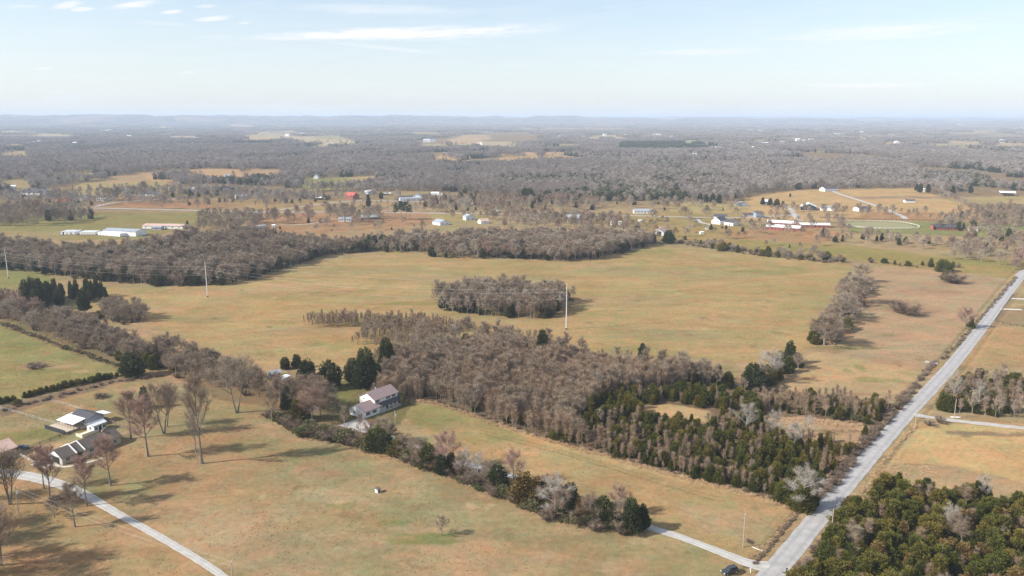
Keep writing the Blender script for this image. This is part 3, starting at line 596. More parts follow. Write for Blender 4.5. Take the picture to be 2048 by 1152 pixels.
def road(name, line, width, zoff, mat, label, step=3.0, ragged=.15, widths=None):
    pts = [line[0]]
    for i in range(len(line)-1):        # smooth line through the surveyed points
        p0 = line[max(0, i-1)]; p1 = line[i]; p2 = line[i+1]; p3 = line[min(len(line)-1, i+2)]; L = (p2-p1).length; n = max(1, int(L/step))
        for k in range(1, n+1):
            t = k/n; q = 0.5*((2*p1)+(p2-p0)*t+(2*p0-5*p1+4*p2-p3)*t*t+(3*p1-p0-3*p2+p3)*t**3); pts.append(q)
    V = []; F = []; A = []; rng = random.Random(len(name)); NA = 4
    for i, p in enumerate(pts):
        d = (pts[min(i+1, len(pts)-1)]-pts[max(i-1, 0)]).normalized(); nrm = Vector((-d.y, d.x)); w = width if widths is None else np.interp(i/(len(pts)-1), [a for a, _ in widths], [b_ for _, b_ in widths])
        for j in range(NA+1):
            u = -1+2*j/NA; e = rng.uniform(-ragged, ragged) if j in (0, NA) else 0; q = p+nrm*(u*w/2+e)
            V.append((q.x, q.y, (hz1(q.x, q.y) if p.length > 1500 else 0)+zoff+.05*(1-u*u))); A.append(u)
    for i in range(len(pts)-1):
        for j in range(NA): a = i*(NA+1)+j; F.append((a, a+1, a+NA+2, a+NA+1))
    me = mesh_np(name, V, np.array(F), (mat,), smooth=True); me.attributes.new('across', 'FLOAT', 'POINT').data.foreach_set('value', np.array(A, np.float32))
    return tag(link(name, me), label, kind='structure')
road('road', ROAD, 6.1, .06, M['asphalt'], 'pale worn two-lane country road')
DRV = [P(1548, 1136), P(1500, 1127), P(1440, 1104), P(1360, 1074), P(1290, 1052), P(1200, 1018), P(1090, 972), P(1000, 945), P(900, 918), P(820, 888), P(745, 862), P(700, 843)]
road('farmhouse_driveway', DRV, 3.2, .045, M['gravel'], 'white gravel driveway running behind the hedgerow', 1.2, .1, [(0, 6.5), (.04, 4.0), (.10, 3.0), (.9, 3.2), (.95, 9), (1, 11)])
road('gravel_lane', [P(-180, 930), P(-60, 938), P(10, 945), P(90, 960), P(160, 985), P(240, 1030), P(330, 1080), P(400, 1122), P(450, 1156), P(560, 1240)], 3.4, .045, M['gravel'], 'pale gravel lane past the brick ranch house', 1.2, .1, [(0, 3.5), (.25, 5.2), (.42, 3.6), (.55, 2.5), (1, 2.2)])
road('side_lane', [P(1815, 826), P(1845, 832), P(1900, 840), P(1980, 849), P(2060, 857), P(2200, 868)], 3.4, .045, M['gravel'], 'gravel side lane leaving the road to the right', 2.5, .35)
road('field_entrance', [P(1876, 727), P(1862, 725), P(1850, 723)], 3.5, .045, M['gravel'], 'short gravel entrance into the stubble field', 1.5, .4)
road('farm_road', [P(-100, 418), P(60, 417), P(180, 416), P(400, 421), P(520, 424), P(680, 424), P(860, 426), P(1000, 428), P(1140, 430), P(1300, 432), P(1440, 436), P(1500, 434), P(1600, 430)], 6.5, .05, M['asphalt'], 'thin grey farm road crossing the belt of houses', 25)
road('branch_road', [P(190, 413), P(230, 405), P(300, 400), P(350, 398)], 7, .06, M['asphalt'], 'curving grey branch road near the red roofed house', 15)
road('west_road', [P(500, 426), P(540, 422), P(620, 411), P(700, 402), P(800, 402), P(900, 405), P(1000, 408)], 5.5, .05, M['asphalt'], 'narrow lane in front of the white school like complex', 20)
road('house_lane', [P(560, 450), P(620, 448), P(660, 438), P(720, 441)], 4, .05, M['dirt'], 'dirt lane serving the low grey roofed houses', 10)
road('dirt_track', [P(1660, 380), P(1680, 388), P(1720, 401), P(1760, 414), P(1800, 430), P(1812, 438)], 6, .05, M['gravel'], 'pale track crossing the tan pasture diagonally', 10)
road('barn_lane', [P(1570, 412), P(1583, 420), P(1590, 432), P(1600, 442)], 6, .05, M['gravel'], 'short pale lane beside the black barn', 8)
road('house_drive', [P(1395, 437), P(1400, 444), P(1425, 450)], 5, .05, M['gravel'], 'curved drive of the white farm buildings', 8)
# ---------------------------------------------------------------- woods, hedgerows, thickets
KIND = {'oak': 'bare_tree', 'oak_red': 'bare_tree', 'oak_pale': 'bare_tree', 'vase': 'bare_tree', 'tall_red': 'bare_tree', 'wood': 'bare_tree', 'sapling': 'young_tree', 'cedar': 'cedar_tree', 'bigcedar': 'cedar_tree',
        'rust': 'cedar_tree', 'cone': 'cedar_tree', 'pine': 'pine_tree', 'shrub': 'shrub', 'privet': 'shrub', 'far': 'far_tree', 'farcedar': 'far_cedar', 'patch': 'woods'}
plants = []     # (template, x, y, height, width factor, turn, region)
FWD = Vector((0, math.cos(PITCH), -math.sin(PITCH))); UPV = Vector((0, math.sin(PITCH), math.cos(PITCH)))
def project(x, y, z):
    x, y, z = np.asarray(x, float), np.asarray(y, float), np.asarray(z, float)-CAM_H
    d = y*FWD.y+z*FWD.z; return 1024+FPX*x/d, 576-FPX*(y*UPV.y+z*UPV.z)/d
def scatter(poly, sp, seed, jit=.85, ang=.4):
    """jittered grid of points in a world polygon"""
    xs = np.array([p[0] for p in poly]); ys = np.array([p[1] for p in poly]); cx, cy = xs.mean(), ys.mean(); rad = np.hypot(xs-cx, ys-cy).max()+sp
    n = int(rad/sp)+1; rs = np.random.RandomState(seed); i, j = np.meshgrid(np.arange(-n, n+1), np.arange(-n, n+1)); u = (i+rs.uniform(-.5, .5, i.shape)*jit)*sp; v = (j+rs.uniform(-.5, .5, i.shape)*jit)*sp
    x = cx+u*math.cos(ang)-v*math.sin(ang); y = cy+u*math.sin(ang)+v*math.cos(ang); x = x.ravel(); y = y.ravel(); m = inpoly(x, y, poly); return x[m], y[m], rs
CLEAR = [WP([(1285, 812), (1340, 808), (1425, 822), (1432, 838, 3), (1340, 834, 3), (1285, 824, 2)]), WP([(1530, 838), (1600, 832), (1700, 845), (1775, 860), (1750, 880, 3), (1640, 868, 3), (1550, 854, 3)])]
ROADCLR = ROAD
def wood(region, pts, sp, mix, hr, seed, dens=1.0, nclump=0, world=False, wf=(.85, 1.2)):
    """mix: {template: (weight, height low, height high)}"""
    poly = pts if world else WP(pts); x, y, rs = scatter(poly, sp, seed); keep = np.ones(len(x), bool)
    for c in CLEAR: keep &= ~inpoly(x, y, c)
    keep &= np.abs(polydist(x, y, ROAD)) > 6.8
    if dens < 1: keep &= (rs.rand(len(x)) < dens)
    if region != 'road cedar wood': keep &= ~((fbm(x/9, y/9, 2, seed+3) < .3) & (rs.rand(len(x)) < .7))
    if nclump: keep &= fbm(x/nclump, y/nclump, 3, seed) > .46
    x = x[keep]; y = y[keep]; ks = list(mix); w = np.array([mix[k][0] for k in ks], float); w /= w.sum(); cs = np.cumsum(w)
    u = np.clip(.65*rs.rand(len(x))+.35*sstep(.25, .75, fbm(x/18, y/18, 3, seed+1)), 0, .9999)
    u = rs.rand(len(x)) if nclump == -1 else u
    pick = np.searchsorted(cs, np.argsort(np.argsort(u))/max(1, len(x)))
    pick = np.minimum(pick, len(ks)-1); hm = .74+.52*fbm(x/22, y/26, 3, seed+7)
    for i in range(len(x)):
        k = ks[pick[i]]; _, lo, hi = mix[k]; h = (lo+(hi-lo)*rs.rand()**1.1)*(1 if rs.rand() < .8 else .75)*hm[i]
        plants.append((k, x[i], y[i], h*hr, rs.uniform(*wf), rs.uniform(0, 6.28), region))
# the young wood behind the farmhouse
wood('young wood', [(748, 800), (860, 801), (1000, 847), (1110, 881), (1168, 898), (1150, 850), (1215, 800), (1300, 785), (1400, 772), (1500, 757, 5), (1300, 720, 9), (1180, 690, 10), (1000, 660, 10), (860, 668, 10), (790, 705, 10)],
     2.4, {'sapling': (.80, 7, 10.5), 'wood': (.17, 8.5, 12), 'cedar': (.03, 3, 5)}, 1, 1)
wood('young wood', [(760, 770), (900, 740), (1080, 720), (1300, 745), (1400, 757), (1440, 742, 8), (1300, 705, 11), (1180, 680, 12), (1080, 650, 12), (940, 632, 12), (840, 645, 12), (750, 700, 12)],
     6.5, {'wood': (.80, 10, 13.5), 'bigcedar': (.05, 7, 10), 'oak': (.15, 9, 12)}, 1, 2)
wood('cedar thicket', [(1335, 943), (1400, 962), (1480, 979), (1590, 1012), (1645, 984), (1700, 918), (1752, 858), (1700, 856), (1560, 848), (1450, 838), (1300, 840), (1165, 856), (1160, 890)],
     3.1, {'sapling': (.32, 4.5, 7.5), 'wood': (.03, 6, 8), 'cedar': (.65, 4, 7.6)}, 1, 3, wf=(.8, 1.15))
wood('cedar thicket', [(1110, 882), (1230, 915), (1330, 943), (1480, 980), (1600, 1012), (1500, 966), (1330, 925), (1200, 884), (1130, 872)], 2.6, {'sapling': (.8, 4.5, 6.8), 'cedar': (.2, 2.5, 4.5)}, 1, 33)
wood('cedar thicket', [(1150, 862), (1190, 800), (1250, 788), (1340, 785), (1450, 800), (1530, 812), (1530, 830), (1430, 822), (1340, 806), (1280, 812), (1280, 835)], 3.1, {'cedar': (.9, 4.5, 8), 'sapling': (.1, 5, 8)}, 1, 4, wf=(.75, 1.1))
wood('cedar thicket', [(1520, 800), (1620, 795), (1790, 815), (1765, 852), (1650, 838), (1540, 826), (1480, 815)], 3.0, {'sapling': (.62, 5, 7.5), 'cedar': (.42, 3, 6), 'privet': (.10, 2, 3)}, 1, 5)
# lower right and right cedar woods
wood('road cedar wood', [(1640, 1120), (1660, 1075), (1700, 1030), (1745, 985, 0), (1800, 955, 4), (1950, 965, 6), (2060, 985, 6), (2400, 1010, 6), (2400, 1400), (1500, 1400), (1570, 1200)],
     3.3, {'cedar': (.74, 4.5, 8.2), 'sapling': (.11, 4, 7.5), 'wood': (.02, 6, 8), 'rust': (.13, 4, 7)}, 1, 6, wf=(1.05, 1.55))
wood('lane wood', [(1872, 800), (1885, 822), (1990, 838), (2100, 846), (2400, 870), (2400, 725, 8), (2048, 732, 8), (1960, 728, 8), (1905, 740, 8)], 3.6, {'wood': (.18, 7, 10), 'sapling': (.26, 6, 8.5), 'cedar': (.56, 4.5, 8.5)}, 1, 7)
# the creek line
wood('creek wood', [(-200, 600), (-40, 628), (0, 638), (60, 660), (130, 690), (180, 703), (240, 722), (330, 745), (345, 752), (420, 775), (520, 800), (540, 775), (530, 742, 9), (440, 700, 9), (350, 680, 8), (250, 652, 8), (160, 625, 8), (100, 612, 6), (0, 590, 8), (-200, 560)],
     4.2, {'wood': (.30, 8, 11), 'oak': (.42, 7.5, 10.5), 'shrub': (.18, 3, 5), 'cedar': (.10, 5, 8)}, 1, 8, wf=(.95, 1.35))
wood('creek wood', [(-60, 590, 0), (30, 610), (90, 640), (40, 640), (-60, 620)], 5, {'oak_red': (.7, 9, 12), 'wood': (.3, 9, 12)}, 1, 9)
wood('round thicket', [(195, 640), (240, 650), (290, 645), (300, 632), (270, 600, 9), (215, 588, 9)], 3.6, {'wood': (.45, 9, 12.5), 'oak': (.25, 9, 12), 'shrub': (.2, 3, 5), 'cedar': (.1, 5, 8)}, 1, 10)
wood('dark cedar row', [(25, 610), (80, 622), (140, 610), (215, 600), (210, 590), (120, 592), (40, 596)], 6.5, {'bigcedar': (1, 8, 17)}, 1, 11, wf=(.5, 1.0))
# the long wood behind the fields
LONGMIX = {'wood': (.62, 10, 15), 'oak': (.20, 9, 13), 'bigcedar': (.2, 7, 12), 'shrub': (.06, 3, 5)}
wood('long wood', [(-300, 545), (0, 540), (70, 548), (185, 562), (335, 574), (450, 571), (505, 562), (560, 540), (640, 514), (720, 503), (785, 500), (780, 480, 10), (700, 478, 10), (640, 470, 10), (560, 462, 10), (470, 455, 10), (380, 462, 10), (300, 480, 10), (150, 486, 10), (0, 468, 12), (-300, 465, 12)],
     5.0, LONGMIX, 1, 12, wf=(1, 1.35))
wood('long wood', [(180, 561), (335, 573), (450, 570), (505, 560), (640, 513), (780, 499), (785, 492), (640, 505), (500, 548), (440, 560), (335, 562), (180, 550)], 5.5, {'bigcedar': (.4, 6, 11), 'privet': (.3, 3, 5), 'wood': (.3, 9, 12)}, 1, 13)
wood('middle wood', [(775, 497), (830, 507), (880, 517), (1000, 517), (1130, 524), (1190, 520), (1235, 508), (1295, 494), (1320, 484), (1290, 470, 8), (1230, 462, 8), (1150, 456, 9), (1000, 458, 10), (880, 462, 10), (800, 466, 10)],
     5.2, {'wood': (.62, 10, 14), 'oak': (.22, 10, 14), 'oak_red': (.06, 10, 14), 'bigcedar': (.10, 6, 11)}, 1, 14, wf=(1, 1.35))
wood('middle wood', [(1000, 516), (1130, 523), (1190, 519), (1295, 493), (1315, 484), (1300, 478), (1230, 496), (1120, 508), (1000, 504)], 6, {'bigcedar': (.6, 6, 11), 'wood': (.4, 9, 12)}, 1, 15)
wood('field grove', [(868, 600), (885, 622), (960, 634), (1060, 640), (1105, 634), (1130, 620), (1150, 600), (1135, 566, 11), (1060, 556, 12), (980, 552, 12), (900, 566, 9)],
     4.2, {'wood': (.70, 11, 15.5), 'oak': (.14, 11, 14), 'bigcedar': (.07, 7, 10), 'privet': (.09, 3, 5)}, 1, 16)
wood('field grove', [(868, 600), (885, 622), (960, 630), (960, 615), (900, 596)], 5, {'bigcedar': (1, 7, 10)}, 1, 17)
wood('sapling strip', [(605, 648), (620, 657), (700, 655), (800, 664), (870, 670), (950, 660), (950, 640, 5), (870, 630, 5), (760, 622, 6), (640, 618, 7), (612, 628, 5)], 2.3, {'sapling': (.97, 5.5, 8), 'wood': (.03, 7, 10)}, 1, 18, wf=(.7, 1))
wood('sapling strip', [(700, 690), (760, 700), (850, 700), (870, 660), (800, 655), (740, 660)], 3.2, {'sapling': (.8, 4, 7), 'wood': (.2, 7, 10)}, 1, 19)
# field hedgerow on the right
wood('field hedgerow', [(1690, 562), (1740, 566), (1742, 580), (1712, 640), (1670, 690), (1622, 690), (1620, 672), (1660, 620)], 3.9, {'oak': (.38, 5, 7.5), 'oak_red': (.08, 6, 8), 'wood': (.05, 7, 9), 'cedar': (.29, 4, 7), 'shrub': (.2, 3, 5)}, 1, 20, wf=(1.1, 1.4))
wood('field hedgerow', [(1590, 716), (1605, 735), (1560, 762), (1530, 790), (1480, 786), (1490, 770), (1540, 740)], 4.5, {'oak': (.3, 6, 9), 'cedar': (.5, 5, 9), 'wood': (.2, 6, 9)}, 1, 21, wf=(1.1, 1.35))
wood('low hedge', [(1355, 482), (1400, 494), (1540, 514), (1660, 526), (1700, 524), (1640, 515), (1540, 505), (1400, 486)], 5, {'shrub': (.5, 3, 5), 'oak': (.2, 5, 9), 'cedar': (.3, 4, 7)}, 1, 22, dens=.75, wf=(1.1, 1.6))
wood('far hedge', [(1680, 528), (2020, 545), (2022, 540), (1860, 528), (1690, 522)], 9, {'shrub': (.5, 3, 4), 'cedar': (.5, 3, 6)}, 1, 23, dens=.35)
wood('pasture trees', [(1500, 490, 0), (1640, 505), (1640, 490), (1560, 483)], 12, {'oak': (.7, 7, 10), 'cedar': (.3, 4, 6)}, 1, 24, dens=.5)
wood('pasture trees', [(1640, 482), (1700, 488), (1880, 500), (1960, 510), (1960, 490), (1860, 486), (1760, 478), (1640, 472)], 9, {'oak': (.45, 9, 13), 'wood': (.25, 9, 13), 'bigcedar': (.3, 6, 10)}, 1, 25, dens=.7)
wood('pasture trees', [(1900, 520), (2048, 535), (2300, 540), (2300, 475), (2048, 475), (1960, 470), (1900, 490)], 10, {'oak': (.55, 9, 14), 'wood': (.25, 9, 14), 'bigcedar': (.2, 6, 9)}, 1, 26, dens=.7)
wood('pasture trees', [(2020, 550), (2045, 552), (2048, 530), (2030, 525)], 7, {'oak_red': (1, 9, 12)}, 1, 27)
wood('pasture trees', [(1860, 460), (2000, 465), (2300, 465), (2300, 420), (2000, 415), (1930, 430), (1850, 442), (1880, 452)], 9, {'oak': (.5, 9, 13), 'wood': (.3, 9, 14), 'bigcedar': (.2, 6, 11)}, 1, 28, dens=.7)
wood('pasture trees', [(1540, 428), (1700, 432), (1850, 440), (1850, 428), (1700, 420), (1540, 420)], 12, {'oak': (.7, 8, 12), 'wood': (.3, 8, 12)}, 1, 29, dens=.6)
wood('pasture trees', [(1470, 428), (1560, 438), (1660, 446), (1700, 452), (1700, 470), (1640, 474), (1490, 468), (1470, 450)], 13, {'oak': (.8, 8, 12), 'oak_red': (.2, 8, 12)}, 1, 30, dens=.45)
wood('pasture trees', [(1200, 420), (1480, 424), (1480, 414), (1330, 404), (1200, 404)], 13, {'oak': (.8, 9, 14), 'cedar': (.2, 5, 7)}, 1, 31, dens=.5)
wood('pasture trees', [(1180, 446), (1400, 450), (1460, 470), (1380, 478), (1240, 458)], 24, {'oak': (1, 8, 12)}, 1, 32, dens=.4)
wood('farm trees', [(0, 436), (150, 446), (200, 440), (140, 420), (0, 420)], 11, {'oak': (.5, 11, 17), 'wood': (.5, 11, 17)}, 1, 34, dens=0.88)
wood('farm trees', [(-200, 455), (60, 452), (40, 430), (0, 425), (-200, 425)], 9, {'oak': (.6, 10, 15), 'wood': (.4, 10, 15)}, 1, 35, dens=0.95)
wood('farm trees', [(-200, 412), (120, 412), (330, 410), (330, 398), (120, 398), (-200, 394)], 12, {'far': (1, 9, 14)}, 1, 36, dens=0.81)
wood('farm trees', [(160, 394), (420, 396), (520, 396), (520, 378), (300, 380), (160, 384)], 12, {'far': (.85, 9, 15), 'farcedar': (.15, 7, 10)}, 1, 37, dens=0.81)
wood('farm trees', [(390, 468), (520, 465), (520, 438), (400, 436)], 10, {'oak': (.6, 10, 15), 'wood': (.4, 10, 14)}, 1, 38, dens=0.81)
wood('farm trees', [(500, 448), (640, 446), (640, 432), (520, 430)], 14, {'oak': (.6, 9, 14), 'oak_red': (.2, 8, 12), 'wood': (.2, 9, 13)}, 1, 39, dens=0.61)
wood('farm trees', [(650, 444), (770, 448), (760, 432), (660, 430)], 14, {'oak': (1, 11, 16)}, 1, 40, dens=0.74)
wood('farm trees', [(440, 405), (560, 410), (700, 400), (680, 392), (560, 384), (440, 388)], 14, {'far': (.8, 8, 13), 'farcedar': (.2, 6, 9)}, 1, 41, dens=0.94)
wood('farm trees', [(840, 424), (1000, 424), (1200, 420), (1200, 398), (1000, 392), (900, 398), (840, 404)], 10, {'wood': (.5, 9, 13), 'oak_red': (.15, 9, 13), 'bigcedar': (.15, 7, 11), 'oak': (.2, 9, 13)}, 1, 42, dens=0.95)
wood('farm trees', [(960, 440), (1260, 452), (1260, 440), (1100, 430), (960, 430)], 10, {'oak_red': (.4, 8, 12), 'oak': (.6, 8, 12)}, 1, 43, dens=0.94)
wood('farm trees', [(330, 412), (560, 414), (560, 400), (420, 398), (330, 402)], 17, {'far': (.8, 7, 12), 'farcedar': (.2, 5, 8)}, 1, 44, dens=.5)
wood('farm trees', [(560, 408), (640, 402), (600, 388), (540, 390)], 11, {'far': (1, 7, 12)}, 1, 45, dens=.8)
wood('farm trees', [(640, 404), (860, 404), (860, 384), (640, 388)], 22, {'far': (.8, 8, 13), 'farcedar': (.2, 6, 9)}, 1, 46, dens=.5)
wood('farm trees', [(860, 428), (1000, 432), (960, 444), (900, 440)], 15, {'oak': (1, 7, 11)}, 1, 47, dens=.5)
wood('farm trees', [(-100, 398), (160, 400), (160, 384), (-100, 384)], 13, {'far': (.9, 8, 14), 'farcedar': (.1, 6, 9)}, 1, 48, dens=.7)
wood('middle wood', [(1000, 456), (1130, 460), (1290, 474), (1265, 450), (1180, 438), (1010, 444)], 11, {'oak': (.5, 8, 12), 'wood': (.3, 8, 12), 'oak_red': (.12, 8, 11), 'bigcedar': (.08, 6, 10)}, 1, 49, dens=.9)
wood('long wood', [(690, 504), (800, 506), (830, 498), (800, 486), (720, 486)], 5, {'wood': (.5, 8, 12), 'bigcedar': (.4, 7, 11), 'oak': (.1, 8, 11)}, 1, 50)
wood('farm trees', [(520, 424), (860, 426), (860, 410), (520, 410)], 15, {'far': (.7, 7, 12), 'oak_red': (.2, 7, 10), 'farcedar': (.1, 5, 8)}, 1, 51, dens=.55)
wood('farm trees', [(560, 462), (860, 470), (860, 448), (760, 446), (560, 450)], 15, {'oak': (.6, 7, 11), 'shrub': (.25, 2, 4), 'cedar': (.15, 3, 6)}, 1, 52, dens=.5)
wood('pasture trees', [(1200, 440), (1480, 446), (1500, 480), (1380, 480), (1260, 462)], 17, {'oak': (.6, 6, 10), 'shrub': (.2, 2, 4), 'cedar': (.2, 4, 7)}, 1, 53, dens=.45)
wood('farm trees', [(20, 412), (500, 414), (500, 402), (20, 400)], 19, {'far': (.85, 8, 13), 'farcedar': (.15, 5, 9)}, 1, 54, dens=.6)
# everything beyond is woodland broken by fields
def forest(y0, y1, sp, seed, keys, hr, dmin=.0):
    a = np.radians(36); n = 0; rs = np.random.RandomState(seed); nx_ = int(2*y1*math.tan(a)/sp); ny = int((y1-y0)/sp)
    i, j = np.meshgrid(np.arange(nx_), np.arange(ny)); x = -y1*math.tan(a)+(i+rs.uniform(-.45, .45, i.shape))*sp; y = y0+(j+rs.uniform(-.45, .45, i.shape))*sp; x = x.ravel(); y = y.ravel()
    keep = (np.abs(x) < y*math.tan(a)+30)
    # front edge of the forest, surveyed along its foot
    ex = [];
    for q in [(-300, 384), (0, 384), (110, 376), (150, 368), (240, 358), (340, 360), (352, 372), (400, 370), (440, 368), (560, 374), (620, 384), (700, 384), (770, 382), (900, 384), (1010, 396), (1180, 403), (1320, 402), (1480, 402), (1500, 388), (1600, 380), (1700, 377), (1830, 376), (1860, 388), (1900, 392), (2048, 386), (2300, 384)]:
        p = P(*q); ex.append((math.atan2(p.x, p.y), p.length))
    rr = np.hypot(x, y); edge = np.interp(np.arctan2(x, y), [e[0] for e in ex], [e[1] for e in ex]); keep &= rr > edge
    for f in FIELDS: 
        idx = np.where(keep)[0]; keep[idx[inpoly(x[idx], y[idx], f) & ~((fbm(x[idx]/90, y[idx]/300, 3, 37) > .63) & (sp < 50)) & (rs.rand(len(idx)) > .012)]] = False
    cl = fbm(x/260+7, y/420, 3, 17); keep &= ~((cl > .70) & (rr < 3500)); cl2 = fbm(x/700, y/1500, 3, 27); keep &= ~((cl2 > .66) & (rr > 3500))
    return x[keep], y[keep], rs
STUFFPTS = {}
def far_add(key, x, y, h, w, rs):
    z = hz(x, y); k = np.stack([x, y, z, h, w, rs.uniform(0, 6.28, len(x))], 1); STUFFPTS.setdefault(key, []).append(k)
PINEWOOD = WP([(1235, 304), (1390, 304), (1440, 297), (1400, 287), (1240, 289)])
x, y, rs = forest(1050, 4300, 10.2, 401, None, 1)
ev = (fbm(x/120, y/200, 3, 61) > .63) & (rs.rand(len(x)) < .55) | (rs.rand(len(x)) < .035) | inpoly(x, y, PINEWOOD)
h = 10.5+5.5*rs.rand(len(x))+5*(fbm(x/350, y/350, 2, 71)-.5)
far_add('far', x[~ev], y[~ev], h[~ev], rs.uniform(1.05, 1.5, (~ev).sum()), rs); far_add('farcedar', x[ev], y[ev], h[ev]*.95, rs.uniform(.9, 1.3, ev.sum()), rs)
x, y, rs = forest(4250, 15500, 95, 402, None, 1); far_add('patch', x, y, np.full(len(x), 1.0), rs.uniform(.95, 1.1, len(x)), rs)
